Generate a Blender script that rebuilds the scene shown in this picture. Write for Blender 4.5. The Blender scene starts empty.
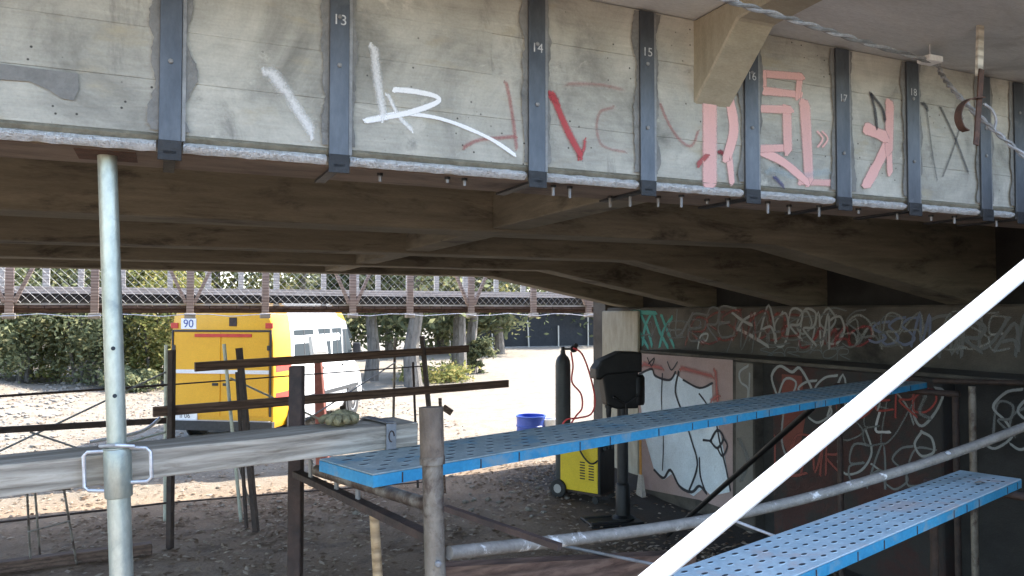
import bpy, bmesh, math, random
from mathutils import Vector, Matrix, noise
random.seed(7)
R = math.radians
scene = bpy.context.scene
COL = scene.collection

# ------------------------------------------------------------------ camera
CAMZ = 2.4
F = 770.0
PITCH = R(1.786)
cam_d = bpy.data.cameras.new('camera'); cam = bpy.data.objects.new('camera', cam_d); COL.objects.link(cam)
cam.location = (0, 0, CAMZ); cam.rotation_euler = (R(90) + PITCH, 0, 0)
cam_d.sensor_width = 36; cam_d.lens = 36 * F / 1024; cam_d.clip_start = 0.05; cam_d.clip_end = 2000
scene.camera = cam
# ------------------------------------------------------------------ bridge axes: u along the bridge, v across it, away from the camera
ANG = R(65.6)
U = Vector((math.sin(ANG), math.cos(ANG), 0)); V = Vector((-math.cos(ANG), math.sin(ANG), 0)); ZU = Vector((0, 0, 1))
# ------------------------------------------------------------------ light
SUN_EL = R(52)
sd = (U * 1.0 + V * 0.10); sd.normalize()
SUNV = Vector((sd.x * math.cos(SUN_EL), sd.y * math.cos(SUN_EL), math.sin(SUN_EL)))
world = bpy.data.worlds.new('World'); scene.world = world; world.use_nodes = True
wn = world.node_tree.nodes; wl = world.node_tree.links
sky = wn.new('ShaderNodeTexSky'); sky.sky_type = 'NISHITA'; sky.sun_disc = False
sky.sun_elevation = SUN_EL; sky.sun_rotation = math.atan2(sd.x, sd.y); sky.dust_density = 1.2; sky.air_density = 0.95
wl.new(sky.outputs[0], wn['Background'].inputs[0]); wn['Background'].inputs[1].default_value = 0.15
sl = bpy.data.lights.new('sun', 'SUN'); sl.energy = 2.6; sl.angle = R(0.5); sl.color = (1, 0.95, 0.87)
sun = bpy.data.objects.new('sun', sl); COL.objects.link(sun); sun.location = (20, 10, 40)
sun.rotation_euler = (-SUNV).to_track_quat('-Z', 'Y').to_euler()
vs = scene.view_settings; vs.view_transform = 'Standard'; vs.look = 'None'; vs.gamma = 1; vs.exposure = 2.62; vs.use_curve_mapping = False

# ------------------------------------------------------------------ pixel -> place helpers (real distance, height or plane chosen for each thing)
FW = Vector((0, math.cos(PITCH), math.sin(PITCH))); UPV = Vector((0, -math.sin(PITCH), math.cos(PITCH))); C0 = Vector((0, 0, CAMZ))
def ray(px, py): return Vector((1, 0, 0)) * ((px - 512) / F) + UPV * ((288 - py) / F) + FW
def PD(px, py, D):
    r = ray(px, py); return C0 + r * (D / r.y)
def PZ(px, py, z=0.0):
    r = ray(px, py); return C0 + r * ((z - CAMZ) / r.z)
def PB(px, py, b):
    r = ray(px, py); return C0 + r * (b / r.dot(V))
def PA(px, py, a):
    r = ray(px, py); return C0 + r * (a / r.dot(U))
def B(a, b, z): return U * a + V * b + ZU * z

# ------------------------------------------------------------------ materials
MATS = {}
def newmat(name):
    m = bpy.data.materials.new(name); m.use_nodes = True; MATS[name] = m
    return m, m.node_tree.nodes, m.node_tree.links, m.node_tree.nodes['Principled BSDF']
def coords(n, l, frame, stretch):
    mp = n.new('ShaderNodeMapping'); mp.inputs['Scale'].default_value = stretch
    if frame == 'object':
        tc = n.new('ShaderNodeTexCoord'); src = tc.outputs['Object']
    else:
        g = n.new('ShaderNodeNewGeometry'); src = g.outputs['Position']
        if frame == 'bridge':
            rot = n.new('ShaderNodeVectorRotate'); rot.rotation_type = 'Z_AXIS'; rot.inputs['Angle'].default_value = -math.atan2(U.y, U.x)
            l.new(src, rot.inputs['Vector']); src = rot.outputs[0]
    l.new(src, mp.inputs['Vector'])
    return mp.outputs[0]
def noise_n(n, l, vec, scale, detail=6, rough=0.6, dist=0.0):
    t = n.new('ShaderNodeTexNoise'); t.inputs['Scale'].default_value = scale; t.inputs['Detail'].default_value = detail
    t.inputs['Roughness'].default_value = rough; t.inputs['Distortion'].default_value = dist
    l.new(vec, t.inputs['Vector']); return t.outputs['Fac']
def ramp(n, l, fac, stops):
    r = n.new('ShaderNodeValToRGB'); e = r.color_ramp.elements
    while len(e) < len(stops): e.new(0.5)
    for k, (p, c) in enumerate(stops):
        e[k].position = p; e[k].color = (c[0], c[1], c[2], 1) if len(c) == 3 else c
    l.new(fac, r.inputs[0]); return r.outputs[0]
def mixc(n, l, fac, a, b, mode='MIX'):
    m = n.new('ShaderNodeMix'); m.data_type = 'RGBA'; m.blend_type = mode
    for s, k in ((fac, 0), (a, 6), (b, 7)):
        if hasattr(s, 'is_linked') or hasattr(s, 'links'): l.new(s, m.inputs[k])
        else: m.inputs[k].default_value = s if k == 0 else (s[0], s[1], s[2], 1)
    return m.outputs[2]
def step(n, l, fac, lo, hi):
    m = n.new('ShaderNodeMapRange'); m.interpolation_type = 'SMOOTHSTEP'; m.inputs['From Min'].default_value = lo; m.inputs['From Max'].default_value = hi
    l.new(fac, m.inputs[0]); return m.outputs[0]
def bump(n, l, bs, h, strength, dist=0.01):
    b = n.new('ShaderNodeBump'); b.inputs['Strength'].default_value = strength; b.inputs['Distance'].default_value = dist
    l.new(h, b.inputs['Height'])
    prev = bs.inputs['Normal'].links
    if prev: l.new(prev[0].from_socket, b.inputs['Normal'])
    l.new(b.outputs[0], bs.inputs['Normal'])
def surf(name, c1, c2, scale=6.0, stretch=(1, 1, 1), rough=0.75, metal=0.0, bmp=0.3, frame='world', dirt=None, dirt_scale=2.0, dirt_amt=(0.5, 0.7), fine=60, bdist=0.006, spec=0.5):
    """two-tone surface with fine grain, optional blotches of a third colour"""
    m, n, l, bs = newmat(name)
    v = coords(n, l, frame, stretch)
    f = noise_n(n, l, v, scale, 8, 0.65)
    col = ramp(n, l, f, [(0.3, c1), (0.7, c2)])
    f2 = noise_n(n, l, v, fine, 4, 0.7)
    col = mixc(n, l, 0.35, col, ramp(n, l, f2, [(0.3, (0.55, 0.55, 0.55)), (0.7, (1.25, 1.25, 1.25))]), 'MULTIPLY')
    if dirt:
        v2 = coords(n, l, frame, tuple(1 + (s - 1) * 0.4 for s in stretch))
        d = noise_n(n, l, v2, dirt_scale, 9, 0.7, 0.4)
        col = mixc(n, l, step(n, l, d, *dirt_amt), col, dirt)
    l.new(col, bs.inputs['Base Color'])
    bs.inputs['Roughness'].default_value = rough; bs.inputs['Metallic'].default_value = metal; bs.inputs['Specular IOR Level'].default_value = spec
    if bmp:
        bump(n, l, bs, f2, bmp, bdist); bump(n, l, bs, f, bmp, bdist * 3)
    return m
# bridge concrete with the grain and stains of the boards it was cast in
def concrete_face(name, base, dark, light):
    m, n, l, bs = newmat(name)
    v = coords(n, l, 'bridge', (1, 1, 1)); vg = coords(n, l, 'bridge', (1.2, 1, 14))
    big = noise_n(n, l, v, 2.3, 8, 0.66, 0.5); mid = noise_n(n, l, v, 6, 8, 0.7); grain = noise_n(n, l, vg, 5, 6, 0.6, 0.6); fine = noise_n(n, l, v, 120, 3, 0.6)
    col = ramp(n, l, big, [(0.32, dark), (0.46, base), (0.64, light)])
    col = mixc(n, l, 0.55, col, ramp(n, l, grain, [(0.3, (0.84, 0.83, 0.81)), (0.62, (1.1, 1.1, 1.08))]), 'MULTIPLY')
    col = mixc(n, l, step(n, l, mid, 0.58, 0.72), col, tuple(x * 0.72 for x in base))
    blot = noise_n(n, l, coords(n, l, 'bridge', (1, 1, 1.8)), 2.4, 9, 0.72, 0.8)
    col = mixc(n, l, step(n, l, blot, 0.57, 0.66), col, light)
    stain = noise_n(n, l, coords(n, l, 'bridge', (2.2, 1, 0.7)), 1.7, 8, 0.7, 0.5)
    col = mixc(n, l, step(n, l, stain, 0.56, 0.72), col, tuple(x * 0.55 for x in base))
    warm = noise_n(n, l, coords(n, l, 'bridge', (1, 1, 2.5)), 3.1, 5, 0.6)
    col = mixc(n, l, step(n, l, warm, 0.55, 0.75), col, (base[0] * 1.05, base[1] * 0.97, base[2] * 0.82))
    obi = n.new('ShaderNodeObjectInfo')
    col = mixc(n, l, 1.0, col, ramp(n, l, obi.outputs['Random'], [(0.0, (0.94, 0.935, 0.92)), (1.0, (1.04, 1.04, 1.04))]), 'MULTIPLY')
    col = mixc(n, l, 0.25, col, ramp(n, l, fine, [(0.3, (0.7, 0.7, 0.7)), (0.7, (1.2, 1.2, 1.2))]), 'MULTIPLY')
    pits = n.new('ShaderNodeTexVoronoi'); pits.inputs['Scale'].default_value = 26; l.new(v, pits.inputs['Vector'])
    pn = noise_n(n, l, v, 3.3, 3, 0.5)
    pit = n.new('ShaderNodeMath'); pit.operation = 'MULTIPLY'
    l.new(step(n, l, pits.outputs['Distance'], 0.13, 0.06), pit.inputs[0]); l.new(step(n, l, pn, 0.52, 0.6), pit.inputs[1])
    col = mixc(n, l, pit.outputs[0], col, (0.05, 0.048, 0.045))
    l.new(col, bs.inputs['Base Color']); bs.inputs['Roughness'].default_value = 0.9
    bump(n, l, bs, grain, 0.45, 0.006); bump(n, l, bs, mid, 0.35, 0.012); bump(n, l, bs, fine, 0.25, 0.003)
    return m
CF = concrete_face('board_cast_concrete', (0.365, 0.362, 0.33), (0.20, 0.20, 0.183), (0.52, 0.51, 0.46))
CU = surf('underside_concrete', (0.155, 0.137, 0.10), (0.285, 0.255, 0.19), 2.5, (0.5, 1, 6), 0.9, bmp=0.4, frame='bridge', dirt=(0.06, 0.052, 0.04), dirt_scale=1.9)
CS = surf('soffit_concrete', (0.54, 0.555, 0.56), (0.66, 0.675, 0.675), 2.0, (0.6, 3, 3), 0.9, bmp=0.4, frame='bridge', dirt=(0.40, 0.405, 0.40), dirt_scale=1.2)
CBR = surf('bracket_concrete', (0.30, 0.27, 0.20), (0.44, 0.40, 0.31), 3.0, (1, 4, 1), 0.9, bmp=0.4, frame='bridge')
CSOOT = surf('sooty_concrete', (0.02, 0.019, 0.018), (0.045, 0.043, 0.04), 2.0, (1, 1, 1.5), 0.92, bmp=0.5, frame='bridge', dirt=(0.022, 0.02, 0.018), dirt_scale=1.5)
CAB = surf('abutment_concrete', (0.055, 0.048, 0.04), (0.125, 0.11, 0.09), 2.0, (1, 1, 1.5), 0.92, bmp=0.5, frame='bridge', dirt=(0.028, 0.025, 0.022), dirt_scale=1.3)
LINING = surf('bottom_lining', (0.16, 0.125, 0.10), (0.29, 0.235, 0.195), 3, (0.6, 3, 3), 0.85, bmp=0.3, frame='bridge', dirt=(0.09, 0.075, 0.065), dirt_scale=2)
BANKDARK = surf('dark_block_bank', (0.035, 0.04, 0.022), (0.085, 0.08, 0.05), 5, rough=0.95, bmp=0.8, bdist=0.03)  # dark tone of the added bank, chosen to reduce bounce light
ROAD = surf('asphalt', (0.04, 0.04, 0.04), (0.06, 0.06, 0.058), 20, rough=0.95)
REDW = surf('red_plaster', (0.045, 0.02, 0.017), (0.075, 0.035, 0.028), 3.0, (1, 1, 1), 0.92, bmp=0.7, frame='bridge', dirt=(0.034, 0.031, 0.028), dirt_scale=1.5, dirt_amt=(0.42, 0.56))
STEEL = surf('blue_grey_steel', (0.055, 0.062, 0.074), (0.12, 0.128, 0.142), 7.0, (1, 1, 0.35), 0.42, 0.55, 0.15, 'bridge', dirt=(0.16, 0.165, 0.17), dirt_scale=5, dirt_amt=(0.6, 0.75))
EPOXY = surf('grey_epoxy', (0.16, 0.16, 0.155), (0.25, 0.25, 0.24), 9, rough=0.7, bmp=0.5, dirt=(0.11, 0.11, 0.105), dirt_scale=8)
BLACKST = surf('black_steel', (0.012, 0.012, 0.014), (0.03, 0.03, 0.032), 12, rough=0.5, metal=0.3)
WHITEB = surf('white_bead', (0.78, 0.79, 0.80), (0.92, 0.93, 0.94), 30, (1, 1, 1), 0.7, bmp=0.9, dirt=(0.40, 0.40, 0.39), dirt_scale=26, dirt_amt=(0.6, 0.7), bdist=0.01)
MORTAR = surf('stained_mortar', (0.13, 0.12, 0.09), (0.25, 0.235, 0.18), 14, rough=0.9, bmp=0.7)
GALV = surf('galvanised_steel', (0.38, 0.42, 0.36), (0.60, 0.62, 0.54), 7, (1, 1, 0.5), 0.42, 0.55, 0.12, dirt=(0.30, 0.33, 0.31), dirt_scale=9)
ZINC = surf('zinc_wire', (0.5, 0.5, 0.52), (0.75, 0.75, 0.77), 12, rough=0.4, metal=0.6)
RUST = surf('rusty_steel', (0.055, 0.032, 0.024), (0.15, 0.075, 0.05), 14, rough=0.85, bmp=0.5, dirt=(0.03, 0.022, 0.02), dirt_scale=7)
DRUST = surf('dark_rusty_steel', (0.022, 0.016, 0.014), (0.07, 0.042, 0.032), 14, rough=0.7, bmp=0.4, dirt=(0.14, 0.12, 0.10), dirt_scale=9, dirt_amt=(0.64, 0.74))
OLDPIPE = surf('worn_pipe', (0.13, 0.105, 0.08), (0.30, 0.27, 0.225), 9, (1, 1, 0.6), 0.55, 0.35, 0.5, dirt=(0.075, 0.05, 0.038), dirt_scale=8, dirt_amt=(0.45, 0.6))
PALEPIPE = surf('pale_splashed_pipe', (0.17, 0.155, 0.135), (0.31, 0.29, 0.255), 14, rough=0.6, metal=0.2, bmp=0.4, dirt=(0.68, 0.67, 0.64), dirt_scale=13, dirt_amt=(0.58, 0.66))
WOODG = None
def wood(name, c1, c2, axis, frame='world', dark=(0.04, 0.03, 0.025), wav=9, rough=0.85):
    m, n, l, bs = newmat(name)
    g = n.new('ShaderNodeNewGeometry') if frame == 'world' else n.new('ShaderNodeTexCoord')
    rot = n.new('ShaderNodeVectorRotate'); rot.rotation_type = 'Z_AXIS'; rot.inputs['Angle'].default_value = -axis
    l.new(g.outputs['Position'] if frame == 'world' else g.outputs['Object'], rot.inputs['Vector'])
    mp = n.new('ShaderNodeMapping'); mp.inputs['Scale'].default_value = (0.3, 4.5, 4.5); l.new(rot.outputs[0], mp.inputs['Vector'])
    f = noise_n(n, l, mp.outputs[0], wav, 8, 0.68, 0.5); big = noise_n(n, l, mp.outputs[0], 1.4, 5, 0.6)
    w = n.new('ShaderNodeTexWave'); w.inputs['Scale'].default_value = 1.6; w.inputs['Distortion'].default_value = 7; w.inputs['Detail'].default_value = 4; w.bands_direction = 'Z'
    l.new(mp.outputs[0], w.inputs['Vector'])
    col = ramp(n, l, f, [(0.33, c1), (0.6, c2)])
    col = mixc(n, l, 0.7, col, ramp(n, l, w.outputs['Fac'], [(0.0, (0.55, 0.54, 0.52)), (0.45, (1.0, 1.0, 1.0)), (0.8, (1.15, 1.15, 1.14))]), 'MULTIPLY')
    col = mixc(n, l, step(n, l, big, 0.62, 0.78), col, dark)
    l.new(col, bs.inputs['Base Color']); bs.inputs['Roughness'].default_value = rough
    bump(n, l, bs, f, 0.6, 0.006); bump(n, l, bs, w.outputs['Fac'], 0.3, 0.004)
    return m
PLDIR = Vector((0.7555, 0.655, 0)); PLDIR.normalize(); PLPER = Vector((PLDIR.y, -PLDIR.x, 0))
WOODG = wood('grey_weathered_timber', (0.19, 0.158, 0.12), (0.47, 0.42, 0.345), math.atan2(PLDIR.y, PLDIR.x), dark=(0.14, 0.13, 0.12))
WOODR = wood('red_brown_timber', (0.34, 0.23, 0.175), (0.52, 0.40, 0.32), math.atan2(U.y, U.x))
WOODP = wood('pale_timber', (0.40, 0.36, 0.30), (0.62, 0.58, 0.5), math.atan2(U.y, U.x), dark=(0.3, 0.26, 0.2))
WOODD = wood('dark_timber', (0.07, 0.04, 0.03), (0.17, 0.11, 0.08), math.atan2(PLDIR.y, PLDIR.x))
WOODT = wood('tan_timber', (0.30, 0.20, 0.10), (0.46, 0.33, 0.19), math.atan2(U.y, U.x))
BLUE = surf('blue_enamel', (0.02, 0.22, 0.42), (0.05, 0.33, 0.55), 6, rough=0.5, bmp=0.15, dirt=(0.20, 0.30, 0.36), dirt_scale=8, dirt_amt=(0.5, 0.7))
WORNBLUE = surf('worn_blue_steel', (0.22, 0.27, 0.265), (0.38, 0.435, 0.42), 7, rough=0.85, metal=0.0, bmp=0.3, dirt=(0.14, 0.27, 0.34), dirt_scale=6, dirt_amt=(0.5, 0.66))
WORNBLUE2 = surf('pale_blue_steel', (0.32, 0.46, 0.53), (0.47, 0.59, 0.63), 7, rough=0.8, metal=0.0, bmp=0.3, dirt=(0.46, 0.44, 0.43), dirt_scale=4.5, dirt_amt=(0.5, 0.66))
HOLE = surf('punched_hole', (0.015, 0.02, 0.027), (0.04, 0.05, 0.06), 20, rough=0.8, bmp=0)
WPAINT = surf('white_paint', (0.78, 0.78, 0.77), (0.86, 0.86, 0.85), 10, rough=0.5, bmp=0.1, dirt=(0.55, 0.54, 0.5), dirt_scale=14, dirt_amt=(0.66, 0.75))
VANW = surf('van_white_paint', (0.74, 0.74, 0.73), (0.82, 0.82, 0.81), 3, rough=0.35, bmp=0)
VANY = surf('van_yellow_paint', (0.72, 0.36, 0.010), (0.80, 0.42, 0.016), 2, rough=0.4, bmp=0, dirt=(0.40, 0.24, 0.03), dirt_scale=5, dirt_amt=(0.62, 0.75))
RED = surf('red_paint', (0.50, 0.035, 0.02), (0.6, 0.06, 0.035), 8, rough=0.5, bmp=0)
BUMP = surf('black_plastic', (0.02, 0.02, 0.021), (0.04, 0.04, 0.042), 20, rough=0.6, bmp=0.1)
RUBBER = surf('tyre_rubber', (0.018, 0.018, 0.018), (0.035, 0.034, 0.033), 20, rough=0.85, bmp=0.1)
CHROME = surf('rim_steel', (0.4, 0.4, 0.4), (0.55, 0.55, 0.55), 8, rough=0.35, metal=0.7, bmp=0)
BLUEP = surf('blue_print', (0.03, 0.06, 0.25), (0.04, 0.08, 0.3), 8, rough=0.5, bmp=0)
CHALK = surf('chalk', (0.42, 0.43, 0.44), (0.62, 0.62, 0.62), 60, rough=0.95, bmp=0)
WYEL = surf('welder_yellow', (0.62, 0.44, 0.01), (0.72, 0.53, 0.02), 5, rough=0.45, bmp=0.05, dirt=(0.4, 0.3, 0.05), dirt_scale=7, dirt_amt=(0.62, 0.75))
DGREY = surf('gas_cylinder_grey', (0.035, 0.04, 0.042), (0.065, 0.07, 0.072), 7, rough=0.5, metal=0.1, bmp=0.1)
HOSE = surf('red_hose', (0.70, 0.07, 0.08), (0.8, 0.10, 0.11), 8, rough=0.5, bmp=0)
MBLK = surf('machine_black', (0.004, 0.004, 0.005), (0.012, 0.012, 0.013), 9, rough=0.5, metal=0.2, bmp=0.15)
BARREL = surf('blue_plastic', (0.03, 0.07, 0.36), (0.045, 0.10, 0.44), 5, rough=0.4, bmp=0)
BARK = surf('bark', (0.10, 0.085, 0.07), (0.24, 0.215, 0.185), 5, (3, 3, 0.5), 0.95, bmp=0.9, dirt=(0.06, 0.05, 0.04), dirt_scale=3, bdist=0.02)
NET = surf('black_shade_net', (0.014, 0.015, 0.017), (0.028, 0.03, 0.032), 9, rough=0.9, bmp=0.2)
GLOVE = surf('olive_glove', (0.19, 0.17, 0.085), (0.32, 0.28, 0.16), 25, rough=0.95, bmp=0.7, dirt=(0.12, 0.10, 0.06), dirt_scale=14)
STRAP = surf('strap_steel', (0.20, 0.20, 0.2), (0.34, 0.34, 0.34), 12, rough=0.6, metal=0.4, bmp=0.2)
CABLE = surf('grey_cable', (0.26, 0.26, 0.27), (0.42, 0.42, 0.43), 30, rough=0.5, bmp=0.2)
LAMPW = surf('white_enamel', (0.82, 0.82, 0.8), (0.88, 0.88, 0.86), 5, rough=0.4, bmp=0)
REDPOST = surf('red_brown_post', (0.20, 0.06, 0.045), (0.32, 0.12, 0.09), 8, rough=0.8, bmp=0.3)
STONE = surf('pale_stone', (0.17, 0.145, 0.115), (0.32, 0.285, 0.235), 6, rough=0.95, bmp=0.8, dirt=(0.18, 0.15, 0.12), dirt_scale=5)
ORANGE = surf('orange_handle', (0.50, 0.22, 0.04), (0.6, 0.3, 0.07), 10, rough=0.6, bmp=0.1)
BRISTLE = surf('brush_bristle', (0.42, 0.38, 0.33), (0.6, 0.56, 0.5), 50, rough=0.95, bmp=0.6)
m, n, l, bs = newmat('dark_glass'); bs.inputs['Base Color'].default_value = (0.05, 0.06, 0.065, 1); bs.inputs['Roughness'].default_value = 0.45; bs.inputs['Specular IOR Level'].default_value = 0.05; bs.inputs['IOR'].default_value = 1.15; GLASS = m
def leafmat(name, stops):
    m, n, l, bs = newmat(name)
    g = n.new('ShaderNodeNewGeometry'); col = ramp(n, l, g.outputs['Random Per Island'], stops)
    l.new(col, bs.inputs['Base Color']); bs.inputs['Roughness'].default_value = 0.9; bs.inputs['Specular IOR Level'].default_value = 0.15
    tr = n.new('ShaderNodeBsdfTranslucent'); l.new(col, tr.inputs[0]); mx = n.new('ShaderNodeMixShader'); mx.inputs[0].default_value = 0.45
    l.new(bs.outputs[0], mx.inputs[1]); l.new(tr.outputs[0], mx.inputs[2]); l.new(mx.outputs[0], n['Material Output'].inputs[0])
    return m
LEAFG = leafmat('green_leaf', [(0, (0.12, 0.135, 0.075)), (0.5, (0.20, 0.22, 0.115)), (0.85, (0.29, 0.29, 0.15)), (1, (0.40, 0.35, 0.17))])
LEAFY = leafmat('yellowing_leaf', [(0, (0.09, 0.11, 0.04)), (0.4, (0.20, 0.21, 0.07)), (0.8, (0.36, 0.33, 0.11)), (1, (0.46, 0.36, 0.14))])
LEAFD = leafmat('dark_leaf', [(0, (0.075, 0.09, 0.05)), (0.6, (0.135, 0.15, 0.08)), (1, (0.23, 0.22, 0.11))])
LITTER = leafmat('fallen_leaf', [(0, (0.15, 0.10, 0.068)), (0.4, (0.29, 0.215, 0.155)), (0.75, (0.44, 0.355, 0.275)), (1, (0.56, 0.475, 0.39))])
# spray paint: opaque in the middle of a stroke, speckled towards its edges
SPRAYS = {}
def spray(color, dens=0.9, soft=0.35):
    key = (color, dens, soft)
    if key in SPRAYS: return SPRAYS[key]
    if soft < 0.21 and dens > 0.9: dens, soft = 0.86, 0.3
    m, n, l, bs = newmat('spray_paint'); SPRAYS[key] = m
    uv = n.new('ShaderNodeUVMap'); uv.uv_map = 'uv'; sp = n.new('ShaderNodeSeparateXYZ'); l.new(uv.outputs[0], sp.inputs[0])
    ab = n.new('ShaderNodeMath'); ab.operation = 'ABSOLUTE'; l.new(sp.outputs[1], ab.inputs[0])
    edge = step(n, l, ab.outputs[0], 1.0, 1.0 - min(1.0, soft * 1.6))
    g = n.new('ShaderNodeNewGeometry'); nz = noise_n(n, l, g.outputs['Position'], 150, 4, 0.7); nb = noise_n(n, l, g.outputs['Position'], 7, 3, 0.6)
    a = n.new('ShaderNodeMath'); a.operation = 'MULTIPLY'; l.new(edge, a.inputs[0]); l.new(step(n, l, nb, 0.1, 0.34), a.inputs[1])
    ad = n.new('ShaderNodeMath'); ad.operation = 'MULTIPLY_ADD'; l.new(nz, ad.inputs[0]); ad.inputs[1].default_value = 0.9; ad.inputs[2].default_value = -0.45 - (1 - dens) * 0.5
    s = n.new('ShaderNodeMath'); s.operation = 'ADD'; l.new(a.outputs[0], s.inputs[0]); l.new(ad.outputs[0], s.inputs[1])
    al = n.new('ShaderNodeMath'); al.operation = 'MULTIPLY'; l.new(step(n, l, s.outputs[0], 0.05, 1.0), al.inputs[0]); al.inputs[1].default_value = dens
    bs.inputs['Base Color'].default_value = (*color, 1); bs.inputs['Roughness'].default_value = 0.85
    l.new(al.outputs[0], bs.inputs['Alpha'])
    return m
# ground
def ground_mat():
    m, n, l, bs = newmat('earth')
    v = coords(n, l, 'world', (1, 1, 1))
    big = noise_n(n, l, v, 0.35, 6, 0.6, 0.4); mid = noise_n(n, l, v, 2.2, 8, 0.7); fine = noise_n(n, l, v, 30, 6, 0.75); grit = noise_n(n, l, v, 140, 3, 0.6)
    col = ramp(n, l, big, [(0.3, (0.20, 0.135, 0.085)), (0.5, (0.26, 0.18, 0.118)), (0.66, (0.32, 0.24, 0.165))])
    col = mixc(n, l, step(n, l, mid, 0.5, 0.68), col, (0.145, 0.10, 0.068))
    # paler, greyer earth beyond the bridge, its edge made uneven by noise
    g = n.new('ShaderNodeNewGeometry')
    def dotn(vec, off):
        d = n.new('ShaderNodeVectorMath'); d.operation = 'DOT_PRODUCT'; d.inputs[1].default_value = vec; l.new(g.outputs['Position'], d.inputs[0])
        a = n.new('ShaderNodeMath'); a.operation = 'ADD'; l.new(d.outputs['Value'], a.inputs[0]); a.inputs[1].default_value = off; return a.outputs[0]
    wob = n.new('ShaderNodeMath'); wob.operation = 'MULTIPLY_ADD'; l.new(mid, wob.inputs[0]); wob.inputs[1].default_value = 2.5; l.new(dotn(tuple(V), 0), wob.inputs[2])
    col = mixc(n, l, step(n, l, wob.outputs[0], 11.2, 13.4), col, mixc(n, l, step(n, l, fine, 0.4, 0.62), mixc(n, l, step(n, l, mid, 0.44, 0.6), (0.30, 0.272, 0.225), (0.235, 0.20, 0.15)), (0.15, 0.12, 0.088)))
    shade_u = n.new('ShaderNodeMath'); shade_u.operation = 'MULTIPLY_ADD'; l.new(big, shade_u.inputs[0]); shade_u.inputs[1].default_value = 3.0; l.new(dotn(tuple(U), 0), shade_u.inputs[2])
    shade_mask = n.new('ShaderNodeMath'); shade_mask.operation = 'MULTIPLY'; l.new(step(n, l, shade_u.outputs[0], 5.4, 6.8), shade_mask.inputs[0]); l.new(step(n, l, wob.outputs[0], 12.6, 11.6), shade_mask.inputs[1])
    col = mixc(n, l, shade_mask.outputs[0], col, (0.055, 0.045, 0.037))     # shade painted into the earth under the abutment end of the bridge
    col = mixc(n, l, 0.7, col, ramp(n, l, fine, [(0.3, (0.6, 0.58, 0.55)), (0.68, (1.25, 1.24, 1.22))]), 'MULTIPLY')
    l.new(col, bs.inputs['Base Color']); bs.inputs['Roughness'].default_value = 0.95
    bump(n, l, bs, fine, 0.8, 0.03); bump(n, l, bs, mid, 0.6, 0.08); bump(n, l, bs, grit, 0.4, 0.006)
    return m
EARTH = ground_mat()

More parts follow.
